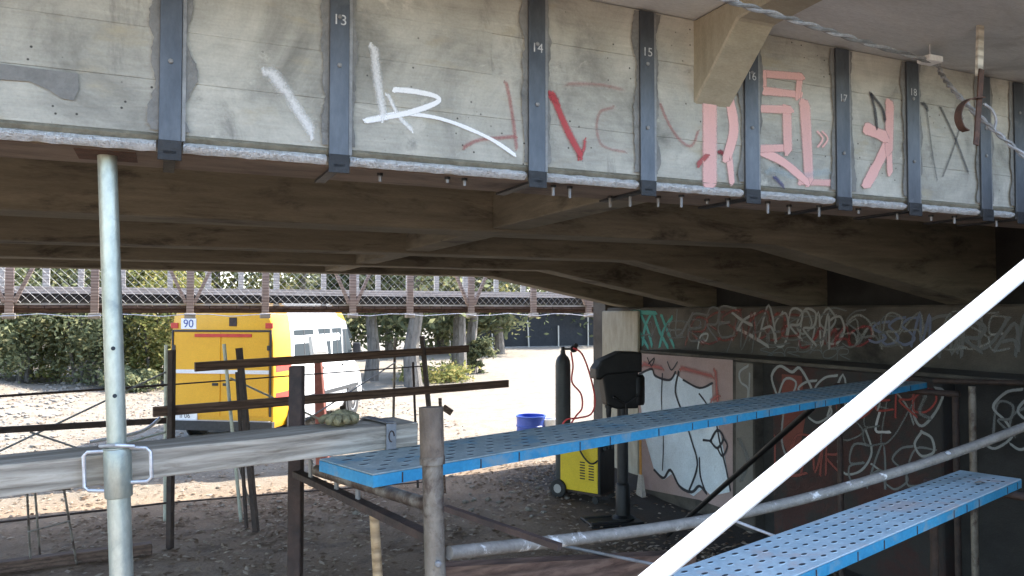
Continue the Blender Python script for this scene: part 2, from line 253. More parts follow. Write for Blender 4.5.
# ------------------------------------------------------------------ mesh helpers: everything is built in world coordinates, origins are moved to the base afterwards
class MB:
    def __init__(s): s.v = []; s.f = []; s.uv = {}; s.mi = []; s.cur = 0
    def face(s, idx): s.f.append(tuple(idx)); s.mi.append(s.cur)
    def quad(s, a, b, c, d):
        k = len(s.v); s.v += [Vector(a), Vector(b), Vector(c), Vector(d)]; s.face((k, k + 1, k + 2, k + 3)); return s
    def hexa(s, p):      # eight points: bottom ring 0-3, top ring 4-7
        k = len(s.v); s.v += [Vector(q) for q in p]
        for q in ((3, 2, 1, 0), (4, 5, 6, 7), (0, 1, 5, 4), (1, 2, 6, 5), (2, 3, 7, 6), (3, 0, 4, 7)): s.face([k + i for i in q])
        return s
    def box(s, c, x, y, z):   # centre and three half axes
        c, x, y, z = Vector(c), Vector(x), Vector(y), Vector(z)
        return s.hexa([c - x - y - z, c + x - y - z, c + x + y - z, c - x + y - z, c - x - y + z, c + x - y + z, c + x + y + z, c - x + y + z])
    def bbox(s, a0, a1, b0, b1, z0, z1):   # box in bridge axes
        return s.hexa([B(a0, b0, z0), B(a1, b0, z0), B(a1, b1, z0), B(a0, b1, z0), B(a0, b0, z1), B(a1, b0, z1), B(a1, b1, z1), B(a0, b1, z1)])
    def bar(s, p, q, w, h, up=ZU):   # rectangular bar from p to q
        p, q = Vector(p), Vector(q); d = (q - p).normalized(); sd_ = d.cross(up)
        if sd_.length < 1e-4: sd_ = d.cross(Vector((1, 0, 0)))
        sd_.normalize(); u2 = sd_.cross(d).normalized()
        return s.box((p + q) / 2, d * ((q - p).length / 2), sd_ * (w / 2), u2 * (h / 2))
    def tube(s, pts, r, n=10, cap=True):
        pts = [Vector(p) for p in pts]; rs = r if isinstance(r, (list, tuple)) else [r] * len(pts)
        d0 = (pts[1] - pts[0]).normalized(); ref = Vector((0, 0, 1)) if abs(d0.z) < 0.9 else Vector((1, 0, 0))
        x = d0.cross(ref).normalized(); rings = []
        for i, p in enumerate(pts):
            d = (pts[min(i + 1, len(pts) - 1)] - pts[max(i - 1, 0)]).normalized()
            x = (x - d * x.dot(d)).normalized(); y = d.cross(x); k = len(s.v); rings.append(k)
            for j in range(n):
                t = 2 * math.pi * j / n; s.v.append(p + (x * math.cos(t) + y * math.sin(t)) * rs[i])
        for i in range(len(pts) - 1):
            for j in range(n): s.face((rings[i] + j, rings[i] + (j + 1) % n, rings[i + 1] + (j + 1) % n, rings[i + 1] + j))
        if cap:
            s.face([rings[0] + j for j in reversed(range(n))]); s.face([rings[-1] + j for j in range(n)])
        return s
    def lathe(s, c, prof, n=20, ax=ZU):   # profile of (radius, height) about axis
        c = Vector(c); ax = Vector(ax).normalized(); x = ax.cross(Vector((0.31, 0.77, 0.55))).normalized(); y = ax.cross(x); rings = []
        for r_, h in prof:
            k = len(s.v); rings.append(k)
            for j in range(n):
                t = 2 * math.pi * j / n; s.v.append(c + ax * h + (x * math.cos(t) + y * math.sin(t)) * max(r_, 1e-4))
        for i in range(len(prof) - 1):
            for j in range(n): s.face((rings[i] + j, rings[i] + (j + 1) % n, rings[i + 1] + (j + 1) % n, rings[i + 1] + j))
        s.face([rings[0] + j for j in reversed(range(n))]); s.face([rings[-1] + j for j in range(n)])
        return s
    def prism(s, poly, ext):   # planar polygon extruded by a vector
        k = len(s.v); m = len(poly); ext = Vector(ext)
        s.v += [Vector(p) for p in poly] + [Vector(p) + ext for p in poly]
        s.face([k + i for i in reversed(range(m))]); s.face([k + m + i for i in range(m)])
        for i in range(m): s.face((k + i, k + (i + 1) % m, k + m + (i + 1) % m, k + m + i))
        return s
    def build(s, name, mat, parent=None, smooth=False, bevel=0.0, seg=1):
        mats = mat if isinstance(mat, (list, tuple)) else [mat]
        me = bpy.data.meshes.new(name)
        zs = [v.z for v in s.v]; n_ = len(s.v)
        org = Vector((sum(v.x for v in s.v) / n_, sum(v.y for v in s.v) / n_, min(zs)))
        me.from_pydata([v - org for v in s.v], [], s.f)
        for q in mats: me.materials.append(q)
        for p, i in zip(me.polygons, s.mi): p.material_index = i; p.use_smooth = smooth
        bm = bmesh.new(); bm.from_mesh(me)
        bmesh.ops.recalc_face_normals(bm, faces=bm.faces)
        if bevel:
            es = [e for e in bm.edges if e.is_manifold and e.calc_face_angle(0) > 0.6]
            bmesh.ops.bevel(bm, geom=es, offset=bevel, segments=seg, profile=0.6, affect='EDGES', clamp_overlap=True)
        bm.to_mesh(me); bm.free()
        if smooth:
            try: me.set_sharp_from_angle(angle=R(40))
            except Exception: pass
        o = bpy.data.objects.new(name, me); COL.objects.link(o)
        place(o, org, parent); return o
WLOC = {}
def place(o, loc, parent=None):
    WLOC[o.name] = Vector(loc)
    if parent:
        o.parent = parent; o.location = Vector(loc) - WLOC[parent.name]
    else: o.location = loc
def tag(o, label=None, cat=None, group=None, kind=None):
    for k, q in (('label', label), ('category', cat), ('group', group), ('kind', kind)):
        if q: o[k] = q
    return o
def thing(name, loc, label, cat, group=None):
    o = bpy.data.objects.new(name, None); COL.objects.link(o); o.empty_display_size = 0.1; place(o, loc); return tag(o, label, cat, group)
def copy_part(o, loc, parent):
    c = o.copy(); COL.objects.link(c); place(c, loc, parent); return c
def smoothline(pts, k=6):
    pts = [Vector(p) for p in pts]; out = []
    for i in range(len(pts) - 1):
        p0 = pts[max(i - 1, 0)]; p1 = pts[i]; p2 = pts[i + 1]; p3 = pts[min(i + 2, len(pts) - 1)]
        for j in range(k):
            t = j / k
            out.append(0.5 * ((2 * p1) + (p2 - p0) * t + (2 * p0 - 5 * p1 + 4 * p2 - p3) * t * t + (3 * p1 - p0 - 3 * p2 + p3) * t ** 3))
    out.append(pts[-1]); return out
def stroke(name, pts, width, nrm, mat, parent, lift=0.003, smooth=True):
    """a painted stroke: ribbon of points lying on a wall with normal nrm; uv.y runs -1..1 across it"""
    line = smoothline(pts, 5) if smooth else [Vector(p) for p in pts]
    nrm = Vector(nrm); verts = []; n_ = len(line)
    d0 = (line[1] - line[0]).normalized(); d1 = (line[-1] - line[-2]).normalized()
    line = [line[0] - d0 * width * 0.4] + line + [line[-1] + d1 * width * 0.4]
    for i, p in enumerate(line):
        d = (line[min(i + 1, len(line) - 1)] - line[max(i - 1, 0)]).normalized(); sdv = nrm.cross(d).normalized()
        e = nrm * (lift + 0.0012 * i / len(line))
        wd_ = width * (1 + 0.22 * noise.noise(p * 14)) * (0.7 if i in (0, len(line) - 1) else 1)
        verts += [p + sdv * wd_ / 2 + e, p + e, p - sdv * wd_ / 2 + e]
    me = bpy.data.meshes.new(name); org = sum(verts, Vector()) / len(verts); org.z = min(v.z for v in verts); fs = []
    for i in range(len(line) - 1):
        a = 3 * i; fs += [(a, a + 3, a + 4, a + 1), (a + 1, a + 4, a + 5, a + 2)]
    me.from_pydata([v - org for v in verts], [], fs)
    uvl = me.uv_layers.new(name='uv')
    for lp in me.loops:
        i = lp.vertex_index; k = i // 3
        y = (1, 0, -1)[i % 3] if 0 < k < len(line) - 1 else (1.0, 0.8, -1.0)[i % 3]
        uvl.data[lp.index].uv = (k, y)
    me.materials.append(mat)
    o = bpy.data.objects.new(name, me); COL.objects.link(o); place(o, org, parent); return o
def fill(name, pts, nrm, mat, parent, lift=0.003):
    nrm = Vector(nrm); me = bpy.data.meshes.new(name); vs_ = [Vector(p) + nrm * lift for p in pts]; org = sum(vs_, Vector()) / len(vs_); org.z = min(v.z for v in vs_)
    me.from_pydata([v - org for v in vs_], [], [list(range(len(vs_)))])
    uvl = me.uv_layers.new(name='uv'); me.materials.append(mat)
    bm = bmesh.new(); bm.from_mesh(me); bmesh.ops.triangulate(bm, faces=bm.faces); bm.to_mesh(me); bm.free()
    o = bpy.data.objects.new(name, me); COL.objects.link(o); place(o, org, parent); return o
def text(name, s, c, right, up, size, mat, parent, lift=0.002):
    cu = bpy.data.curves.new(name, 'FONT'); cu.body = s; cu.size = size; cu.align_x = 'CENTER'; cu.align_y = 'CENTER'
    t = bpy.data.objects.new('tmp', cu); COL.objects.link(t); dg = bpy.context.evaluated_depsgraph_get()
    me = bpy.data.meshes.new_from_object(t.evaluated_get(dg)); bpy.data.objects.remove(t); me.name = name; me.materials.clear(); me.materials.append(mat)
    right, up = Vector(right), Vector(up); nr = right.cross(up)
    for v in me.vertices: v.co = right * v.co.x + up * v.co.y + nr * lift
    o = bpy.data.objects.new(name, me); COL.objects.link(o); place(o, Vector(c), parent); return o

# ================================================================== THE SETTING
def axis_coords(lo, hi, c0, c1, st, far):
    xs = []; x = c0
    while x <= c1: xs.append(x); x += st
    g = st; x = c1
    while x < far: g *= 1.35; x += g; xs.append(x)
    g = st; x = c0
    while x > -far: g *= 1.35; x -= g; xs.insert(0, x)
    return xs
def gz(x, y):
    r_ = math.hypot(x, y); b = Vector((x, y, 0)).dot(V); a = Vector((x, y, 0)).dot(U)
    z = 0.025 * noise.noise((x * 1.3, y * 1.3, 0)) + 0.02 * noise.noise((x * 3.1, y * 3.1, 4))
    # rough bank of spoil at the left side of the yard
    if b > 16: 
        t = max(0, min(1, (b - 16) / 5)) * max(0, min(1, (-a - 1) / 4)); z += t * (0.35 + 0.35 * noise.noise((x * 0.5, y * 0.5, 2)))
    if r_ > 60: z += 0.6 * noise.noise((x * 0.03, y * 0.03, 0)) * min(1, (r_ - 60) / 60)
    return z
def ground():
    xs = axis_coords(0, 0, -14, 10, 0.3, 320); ys = axis_coords(0, 0, -3, 24, 0.3, 320); mb = MB(); W = len(xs)
    for y in ys:
        for x in xs: mb.v.append(Vector((x, y, gz(x, y))))
    for j in range(len(ys) - 1):
        for i in range(W - 1): mb.face((j * W + i, j * W + i + 1, (j + 1) * W + i + 1, (j + 1) * W + i))
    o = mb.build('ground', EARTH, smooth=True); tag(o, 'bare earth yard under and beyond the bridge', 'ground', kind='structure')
ground()

# ------------------------------------------------------------------ the concrete road bridge
KB = 0.839
ZB = 2.9            # underside of the girders
ZS = 3.63           # underside of the deck slab
A0, A1 = -13.0, 12.0
bridge = thing('road_bridge', B(0, 6.4, ZB), 'low concrete road bridge seen from below, its near side braced with numbered steel strips', 'bridge')
MB().bbox(A0, A1, 1.42, 11.0, ZS, ZS + 0.2).build('deck_slab', CS, bridge)
MB().bbox(A0, A1, 1.42, 11.0, ZS + 0.203, ZS + 0.26).build('road_surface', ROAD, bridge)
HA0, HA1, HZ = 4.2, 6.46, 2.47
def girder(b0, b1, mat):
    h0 = HA0 + (0.8 if b0 < 3 else 0)
    p = [(A0, ZS - 0.002), (A0, ZB), (h0, ZB), (HA1, HZ), (A1, HZ), (A1, ZS - 0.002)]
    mb = MB(); mb.prism([B(a, b0, z) for a, z in p], V * (b1 - b0)); return mb.build('girder', mat, bridge, bevel=0.008)
GB = [(2.6 + 0.02, 2.91), (4.42, 4.73), (6.32, 6.63), (8.19, 8.5), (9.91, 10.22)]
gird = [girder(b0, b1, CF if i == 0 else CU) for i, (b0, b1) in enumerate(GB)]
tag(gird[0], 'outer girder of pale board-marked concrete covered with graffiti')
for i in range(4):
    for a in (2.23 * KB, -2.9, -7.5):
        MB().bbox(a, a + 0.22, GB[i][1] + 0.001, GB[i + 1][0] - 0.001, ZB + 0.02, ZS - 0.004).build('cross_beam', CU, bridge, bevel=0.006)
# haunched bracket under the overhanging slab
def bracket(a, w=0.19):
    prof = [(2.618, 3.255), (2.618, ZS - 0.003), (1.46, ZS - 0.003), (1.46, ZS - 0.06), (2.33, ZS - 0.09)]
    mb = MB(); mb.prism([B(a, b, z) for b, z in prof], U * w); mb.build('bracket', CBR, bridge, bevel=0.008)
pc = PB(694, 92, 2.6)
ABR = pc.dot(U)
for k in (-2, -1, 0, 1): bracket(ABR + k * 3.6)
# imprints of the casting boards on the outer face: each board stands a little proud or back
BF = 2.6
strip_px = [170, 338, 535, 645, 749, 840, 910, 982, 1016]
strip_w = [0.064, 0.066, 0.07, 0.068, 0.075, 0.083, 0.083, 0.08, 0.08]
strip_a = [PB(x, 120, BF).dot(U) for x in strip_px]
zc = ZB + 0.052; course = [zc]
for h in (0.165, 0.16, 0.155, 0.21): zc += h; course.append(min(zc, ZS - 0.004))
rb = random.Random(3)
for ci in range(4):
    a = -2.6 + rb.random() * 0.8
    while a < 7.0:
        L = rb.uniform(3.0, 5.5); z0, z1 = course[ci], course[ci + 1]; d = rb.uniform(-0.002, 0.0024)
        tilt = rb.uniform(-0.0025, 0.0022); mb = MB(); a1 = min(a + L, HA0 + 3)
        f = lambda aa, zz, dd: B(aa, BF + 0.012 - dd, zz)
        g = 0.0002
        mb.hexa([B(a + g, BF + 0.03, z0 + g), B(a1 - g, BF + 0.03, z0 + g), B(a1 - g, BF + 0.03, z1 - g), B(a + g, BF + 0.03, z1 - g),
                 f(a + g, z0 + g, 0.012 + d), f(a1 - g, z0 + g, 0.012 + d + tilt), f(a1 - g, z1 - g, 0.012 + d + tilt), f(a + g, z1 - g, 0.012 + d)])
        mb.build('board_imprint', CF, gird[0], bevel=0.0008)
        a = a1
# rendered strip of stained mortar and the white bead along the lower edge
def rough_strip(a0, a1, z0, z1, b_out, b_in, mat, name, amp, parent, st=0.012):
    mb = MB(); nseg = max(2, int((a1 - a0) / st)); rows = 5; base = 0
    for i in range(nseg + 1):
        a = a0 + (a1 - a0) * i / nseg
        for j in range(rows):
            t = j / (rows - 1); z = z0 + (z1 - z0) * t; bulge = math.sin(math.pi * (0.12 + 0.76 * t)) * (b_in - b_out)
            p = B(a, b_in - bulge, z); nn = noise.noise(p * 38) * amp + noise.noise(p * 90) * amp * 0.6
            zz = z + (noise.noise(Vector((a * 22, j * 3, 5))) * amp * 1.1 if j in (0, rows - 1) else 0)
            mb.v.append(B(a, b_in - bulge - nn, zz))
    for i in range(nseg):
        for j in range(rows - 1): k = i * rows + j; mb.face((k, k + rows, k + rows + 1, k + 1))
    return mb.build(name, mat, parent, smooth=True)
MB().bbox(-6, 5.0, 2.632, 2.905, ZB - 0.004, ZB - 0.0008).build('bottom_lining', LINING, gird[0])
rough_strip(-2.6, 6.4, ZB + 0.026, ZB + 0.058, BF - 0.006, BF + 0.02, MORTAR, 'mortar_band', 0.003, gird[0], 0.02)
cuts = [-2.6] + [x for a, w in zip(strip_a, strip_w) for x in (a - w * 0.6, a + w * 0.6)] + [6.2]
for k in range(0, len(cuts) - 1, 2):
    if cuts[k + 1] - cuts[k] > 0.03:
        rough_strip(cuts[k], cuts[k + 1], ZB - 0.004, ZB + 0.03, BF - 0.016, BF + 0.02, WHITEB, 'white_bead', 0.0035, gird[0])
nums = ['', '13', '14', '15', '16', '17', '18', '', '']
num_py = [0, 20, 48, 52, 76, 98, 92, 0, 0]
rng = random.Random(11)
for k, (a, w) in enumerate(zip(strip_a, strip_w)):
    top = ZS - 0.012
    # uneven smear of epoxy beside the strip
    mb = MB(); N = 60; L = []; Rr = []
    for i in range(N + 1):
        z = ZB + 0.06 + (top - ZB - 0.06) * i / N
        L.append(B(a - w / 2 - 0.022 - 0.022 * noise.noise((i * 0.11, k * 3.1, 0)) - 0.007 * noise.noise((i * 0.63, k * 3.1, 4)), BF - 0.0085, z)); Rr.append(B(a + w / 2 + 0.026 + 0.03 * noise.noise((i * 0.09, k * 5.3, 9)) + 0.008 * noise.noise((i * 0.57, k * 5.3, 2)), BF - 0.0085, z))
    for i in range(N): mb.quad(L[i], Rr[i], Rr[i + 1], L[i + 1])
    ep = mb.build('epoxy_smear', EPOXY, bridge)
    st = MB().bbox(a - w / 2, a + w / 2, BF - 0.02, BF - 0.009, ZB - 0.012, top).build('steel_strip', STEEL, bridge, bevel=0.0015)
    fl = MB().bbox(a + w / 2 + 0.001, a + w / 2 + 0.012, BF - 0.014, BF - 0.009, ZB + 0.03, top).build('strip_edge', STRAP, st)
    MB().bbox(a - w / 2 - 0.002, a + w / 2 + 0.002, BF - 0.026, BF - 0.0205, ZB - 0.034, ZB + 0.028).build('foot_plate', BLACKST, st, bevel=0.001)
    MB().bbox(a - w * 0.28, a + w * 0.28, BF - 0.026, 2.93, ZB - 0.014, ZB - 0.005).build('under_strap', BLACKST, st)
    for zz in (0.28, 0.5):
        MB().lathe(B(a, BF - 0.0205, ZB + zz + rng.uniform(-.06, .06)), [(0.008, 0), (0.008, 0.004), (0.004, 0.006)], 8, -V).build('bolt_head', STRAP, st)
    if nums[k]:
        q = PB(strip_px[k], num_py[k], BF - 0.02)
        text('number', nums[k], B(a, BF - 0.0205, q.z), U, ZU, 0.05, CHALK, st, 0.001)
rng2 = random.Random(5)
for (x, y) in [(556, 191), (580, 190), (610, 203), (630, 201), (658, 203), (685, 201), (707, 206), (735, 204), (776, 207), (789, 212), (822, 212), (862, 215), (897, 219), (931, 222), (962, 222), (998, 226), (449, 183), (467, 184), (380, 180)]:
    p = PZ(x, y - 8, ZB); bb = p.dot(V); bb = max(2.66, min(2.86, bb)); aa = p.dot(U)
    bo = MB().tube([B(aa, bb, ZB + 0.01), B(aa, bb, ZB - rng2.uniform(0.025, 0.06))], 0.006, 7).build('anchor_bolt', STRAP, bridge)
    MB().lathe(B(aa, bb, ZB - 0.014), [(0.012, 0), (0.012, 0.01)], 6).build('nut', BLACKST, bo)
# graffiti on the outer girder
def gb(pts, wpx, color, dens=0.9, soft=0.35, smooth=True, lift=0.0048):
    P = [PB(x, y, BF) for x, y in pts]; D = P[0].y
    stroke('graffiti_stroke', P, wpx * (1.3 if color == PK else 1.3) * D / F, -V, spray(color, dens, soft), gird[0], lift, smooth)
WH = (0.88, 0.89, 0.90); RD = (0.42, 0.10, 0.10); PK = (0.80, 0.47, 0.44); BK = (0.04, 0.04, 0.05)
gb([(272, 74), (284, 90), (296, 108), (310, 130)], 19, WH, 0.68, 0.8)
gb([(374, 50), (377, 80), (383, 116)], 14, WH, 0.7, 0.8)
gb([(395, 90), (415, 92), (436, 97), (436, 103), (412, 112), (384, 118), (366, 121)], 6.5, WH, 0.95, 0.4)
gb([(366, 121), (395, 114), (425, 116), (450, 122), (475, 132), (495, 142), (514, 155)], 5, WH, 0.95, 0.4)
gb([(388, 96), (398, 116), (411, 130)], 7, WH, 0.75, 0.8)
gb([(464, 147), (480, 140), (514, 137)], 7, RD, 0.55, 0.8)
gb([(506, 84), (511, 110), (516, 148)], 7, RD, 0.55, 0.8)
gb([(552, 95), (560, 115), (570, 137), (580, 155)], 10, (0.46, 0.07, 0.08), 0.85, 0.5)
gb([(578, 157), (583, 150), (584, 141)], 7, (0.46, 0.07, 0.08), 0.75, 0.6)
gb([(551, 97), (556, 101)], 12, (0.46, 0.07, 0.08), 0.75, 0.8)
gb([(612, 108), (600, 112), (596, 128), (602, 146), (624, 152)], 6, RD, 0.42, 0.8)
gb([(568, 84), (600, 85), (622, 90)], 7, RD, 0.38, 0.9)
gb([(660, 105), (668, 124), (680, 141), (691, 146), (697, 132)], 6, RD, 0.52, 0.8)
gb([(709, 99), (709, 184)], 17, PK, 0.97, 0.15, False)
gb([(729, 99), (733, 130), (726, 158)], 11, PK, 0.93, 0.25)
gb([(728, 152), (731, 182)], 8, PK, 0.9, 0.3); gb([(698, 164), (706, 156)], 7, RD, 0.8, 0.5)
gb([(762, 74), (801, 77)], 8, PK, 0.97, 0.2, False); gb([(799, 77), (797, 97)], 8, PK, 0.97, 0.2, False); gb([(799, 95), (762, 91)], 8, PK, 0.97, 0.2, False); gb([(763, 92), (763, 74)], 7, PK, 0.97, 0.2, False)
gb([(760, 109), (790, 110)], 8, PK, 0.95, 0.2, False); gb([(786, 111), (787, 150)], 12, PK, 0.97, 0.15, False); gb([(788, 148), (759, 149)], 8, PK, 0.95, 0.2, False)
gb([(759, 151), (782, 162), (806, 182)], 9, PK, 0.95, 0.3); gb([(804, 106), (808, 180)], 14, PK, 0.97, 0.15, False); gb([(800, 182), (830, 183)], 8, PK, 0.8, 0.4)
for dx in (0, 5): gb([(817 + dx, 132), (822 + dx, 139), (817 + dx, 147)], 3, PK, 0.85, 0.4)
gb([(889, 106), (888, 150)], 13, PK, 0.97, 0.15, False); gb([(867, 129), (884, 137)], 12, PK, 0.95, 0.25); gb([(887, 142), (878, 162), (866, 184)], 12, PK, 0.97, 0.25); gb([(888, 146), (889, 172)], 9, PK, 0.95, 0.3)
gb([(870, 94), (874, 110), (876, 128)], 5, BK, 0.8, 0.5); gb([(871, 95), (881, 108), (884, 120)], 5, BK, 0.8, 0.5)
gb([(923, 104), (926, 108)], 7, BK, 0.75, 0.6); gb([(926, 110), (931, 150), (936, 180)], 4, BK, 0.55, 0.7); gb([(940, 108), (955, 140), (967, 172)], 4.5, BK, 0.7, 0.6); gb([(962, 118), (952, 150), (942, 176)], 4, BK, 0.6, 0.6)
gb([(775, 178), (782, 186)], 7, (0.05, 0.05, 0.16), 0.7, 0.6); gb([(720, 152), (727, 157)], 7, (0.2, 0.03, 0.04), 0.85, 0.5)
gb([(770, 170), (798, 176), (826, 172)], 16, (0.42, 0.55, 0.62), 0.35, 0.9)
# grey render patch at the left
fill('render_patch', [PB(x, y, BF) for x, y in [(-40, 58), (0, 64), (30, 68), (78, 74), (79, 90), (74, 101), (62, 99), (48, 90), (30, 82), (0, 80), (-40, 76)]], -V, EPOXY, gird[0], 0.0055)

# ------------------------------------------------------------------ the abutment
AF = 6.45; LF = 5.87; ZL = 1.89
abut = thing('abutment', B(7.2, 6, 0), 'dark soot-stained concrete abutment with graffiti carrying the end of the bridge', 'abutment')
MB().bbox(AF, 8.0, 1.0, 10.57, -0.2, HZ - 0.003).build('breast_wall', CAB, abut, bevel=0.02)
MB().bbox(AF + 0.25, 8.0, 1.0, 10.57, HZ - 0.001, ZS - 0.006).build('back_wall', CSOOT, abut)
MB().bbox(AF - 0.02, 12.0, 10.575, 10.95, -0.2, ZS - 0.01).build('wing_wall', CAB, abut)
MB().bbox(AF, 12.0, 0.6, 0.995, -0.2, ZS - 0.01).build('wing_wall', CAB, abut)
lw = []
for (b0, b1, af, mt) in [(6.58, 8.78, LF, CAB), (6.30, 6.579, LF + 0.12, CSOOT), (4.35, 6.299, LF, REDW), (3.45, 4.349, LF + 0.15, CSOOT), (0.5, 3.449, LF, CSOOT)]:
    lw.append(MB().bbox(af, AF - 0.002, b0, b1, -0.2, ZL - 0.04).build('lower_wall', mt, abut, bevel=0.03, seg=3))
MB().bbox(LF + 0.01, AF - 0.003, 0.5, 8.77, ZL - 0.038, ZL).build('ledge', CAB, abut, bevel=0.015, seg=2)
def ga(pts, wpx, color, a, parent, dens=0.85, soft=0.4, smooth=True, lift=0.004):
    P = [PA(x, y, a) for x, y in pts]; D = P[0].y
    stroke('graffiti_stroke', P, wpx * 1.6 * D / F, -U, spray(color, dens, soft), parent, lift, smooth)
TEAL = (0.08, 0.30, 0.26); GW = (0.36, 0.37, 0.355); GD = (0.17, 0.175, 0.17)
bw = abut.children[0]
brw = [c for c in abut.children if c.name.startswith('breast')][0]
MB().bbox(AF - 0.06, AF - 0.001, 9.6, 10.62, -0.2, HZ - 0.05).build('lit_wall_end', CBR, abut, bevel=0.03, seg=2)  # paler slab on the wall's far end, its lit tone put into colour
for p in [[(632, 312), (640, 332), (648, 347)], [(640, 312), (648, 330), (652, 345)], [(651, 314), (645, 328), (643, 344)], [(654, 314), (660, 332), (668, 347)], [(662, 316), (668, 332), (674, 346)], [(672, 318), (664, 330), (660, 346)], [(634, 312), (656, 313)]]:
    ga(p, 4, TEAL, AF, brw, 0.85)
ga([(698, 348), (701, 336), (708, 334), (706, 341), (699, 342)], 2.2, GW, AF, brw)
ga([(733, 313), (742, 320), (752, 325)], 3, GW, AF, brw); ga([(755, 314), (744, 320), (738, 330)], 3, GW, AF, brw); ga([(736, 328), (752, 336), (768, 346)], 3.5, GW, AF, brw)
GLY = [[(1, -1), (0, -0.9), (-0.7, -0.4), (0.3, 0.1), (0.8, 0.6), (-0.2, 1), (-1, 0.8)], [(0, -1), (-0.9, -0.3), (-0.7, 0.8), (0.3, 0.9), (0.9, 0), (0.5, -0.9), (-0.1, -0.9)], [(-1, 1), (-0.5, -1), (0.1, 0.9), (0.6, -0.9), (1, 1)], [(-0.8, 1), (-0.6, -0.9), (0.6, -0.8), (0.5, 0), (-0.5, 0.1), (0.9, 1)], [(0.9, -0.9), (-0.6, -1), (-0.8, 0), (0.4, 0), (-0.8, 0.2), (-0.5, 1), (0.9, 0.9)], [(-0.9, -1), (-0.6, 0.9), (0.2, 0.6), (0.9, -0.8)], [(-0.9, 0.9), (0, -1), (0.8, 1), (0.3, 0.2), (-0.5, 0.3)]]
def scribble(x0, x1, y0, y1, n_, w, col, a, parent, seed, dens=0.6):
    r_ = random.Random(seed)
    for k in range(n_):
        cx = x0 + (x1 - x0) * (k + 0.5) / n_; ww = (x1 - x0) / n_ * r_.uniform(0.55, 0.8); hh = (y1 - y0) * r_.uniform(0.28, 0.5); cy = (y0 + y1) / 2 + r_.uniform(-4, 4); sl_ = r_.uniform(0.0, 0.4)
        ga([(cx + ww * (gx - sl_ * gy), cy + hh * gy) for gx, gy in r_.choice(GLY)], w, col, a, parent, dens)
scribble(762, 842, 308, 346, 6, 2.6, GW, AF, brw, 2, 0.8); scribble(676, 734, 308, 340, 4, 2.6, GD, AF, brw, 3, 0.8)
ga([(803, 312), (797, 325), (803, 334), (812, 325), (808, 312), (803, 312)], 2.6, GW, AF, brw, 0.7); ga([(826, 310), (820, 322), (828, 330), (836, 320), (830, 309), (826, 310)], 2.6, GW, AF, brw, 0.7)
ga([(838, 345), (846, 325), (858, 315), (870, 322), (874, 336)], 2.6, GW, AF, brw, 0.55)
scribble(872, 930, 316, 350, 4, 3, (0.18, 0.21, 0.30), AF, brw, 4, 0.8); scribble(925, 1040, 314, 356, 6, 4, GD, AF, brw, 6, 0.85); scribble(760, 850, 345, 356, 7, 1.6, GD, AF, brw, 12, 0.8)
# the painted wall bay: pale throw-up letters edged in pink
L1 = lw[0]
def fa(pts, col, lift, a=LF, parent=None, dens=0.97): fill('graffiti_fill', [PA(x, y, a) for x, y in pts], -U, surf('wall_paint', tuple(c * 0.78 for c in col), col, 4, rough=0.85, bmp=0.3, frame='bridge', dirt=tuple(c * 0.5 for c in col), dirt_scale=3.5, dirt_amt=(0.6, 0.78)), parent or L1, lift)
fa([(638, 353), (733, 360), (733, 512), (700, 500), (640, 488)], (0.42, 0.31, 0.285), 0.003)
fa([(640, 372), (652, 369), (656, 376), (670, 380), (676, 374), (688, 383), (700, 388), (712, 384), (713, 400), (722, 440), (728, 472), (730, 492), (712, 496), (704, 488), (694, 496), (680, 488), (672, 474), (664, 480), (654, 468), (646, 440), (641, 405)], (0.70, 0.77, 0.81), 0.006)
for p, w in [([(663, 374), (662, 400), (664, 440), (663, 470)], 1.6), ([(679, 372), (676, 392), (684, 415), (692, 440), (698, 465), (690, 490)], 2.4), ([(700, 394), (706, 402), (712, 412)], 2.0), ([(716, 416), (720, 440), (727, 470), (731, 490)], 2.2), ([(706, 492), (701, 476), (700, 458)], 2.2), ([(655, 470), (664, 478), (671, 470), (680, 486), (692, 492), (700, 486), (707, 493)], 2.6), ([(711, 441), (718, 430), (724, 438), (718, 448), (711, 441)], 2.4), ([(704, 440), (712, 441)], 2), ([(718, 448), (723, 456), (728, 446), (724, 438)], 2.2), ([(640, 374), (652, 369), (656, 376), (670, 380), (676, 372)], 2.2), ([(684, 380), (700, 388), (713, 383)], 2.0), ([(648, 358), (652, 366), (655, 358), (649, 364)], 1.4), ([(668, 362), (672, 370), (678, 362)], 1.4)]:
    ga(p, w, (0.03, 0.03, 0.035), LF, L1, 0.95, 0.4, True, 0.009)
for p in [[(644, 364), (662, 368)], [(682, 368), (712, 376)], [(712, 400), (718, 396)], [(716, 372), (718, 400)]]: ga(p, 7, (0.46, 0.14, 0.12), LF, L1, 0.7, 0.7, True, 0.006)
ga([(748, 366), (740, 372), (741, 382), (748, 388), (747, 400), (739, 404)], 3, GW, LF, L1, 0.8); ga([(750, 374), (749, 402)], 2.5, GW, LF, L1, 0.8); ga([(740, 440), (748, 460), (742, 480)], 5, GD, LF, L1, 0.6)
fa([(736, 362), (753, 364), (753, 500), (736, 508)], (0.19, 0.175, 0.15), 0.002, LF, L1, 0.8)
L2 = lw[2]
fa([(782, 374), (802, 376), (806, 416), (796, 470), (782, 440)], (0.17, 0.05, 0.035), 0.003, LF, L2)
ga([(776, 392), (772, 376), (780, 366), (792, 372), (800, 368), (810, 384), (812, 390)], 3.2, GW, LF, L2, 0.75); ga([(785, 402), (782, 440), (790, 464)], 3, GW, LF, L2, 0.6)
ga([(866, 430), (872, 452), (862, 470), (846, 474), (838, 462)], 2.6, GW, LF, L2, 0.75); ga([(872, 402), (880, 402), (878, 410)], 2, GW, LF, L2, 0.75)
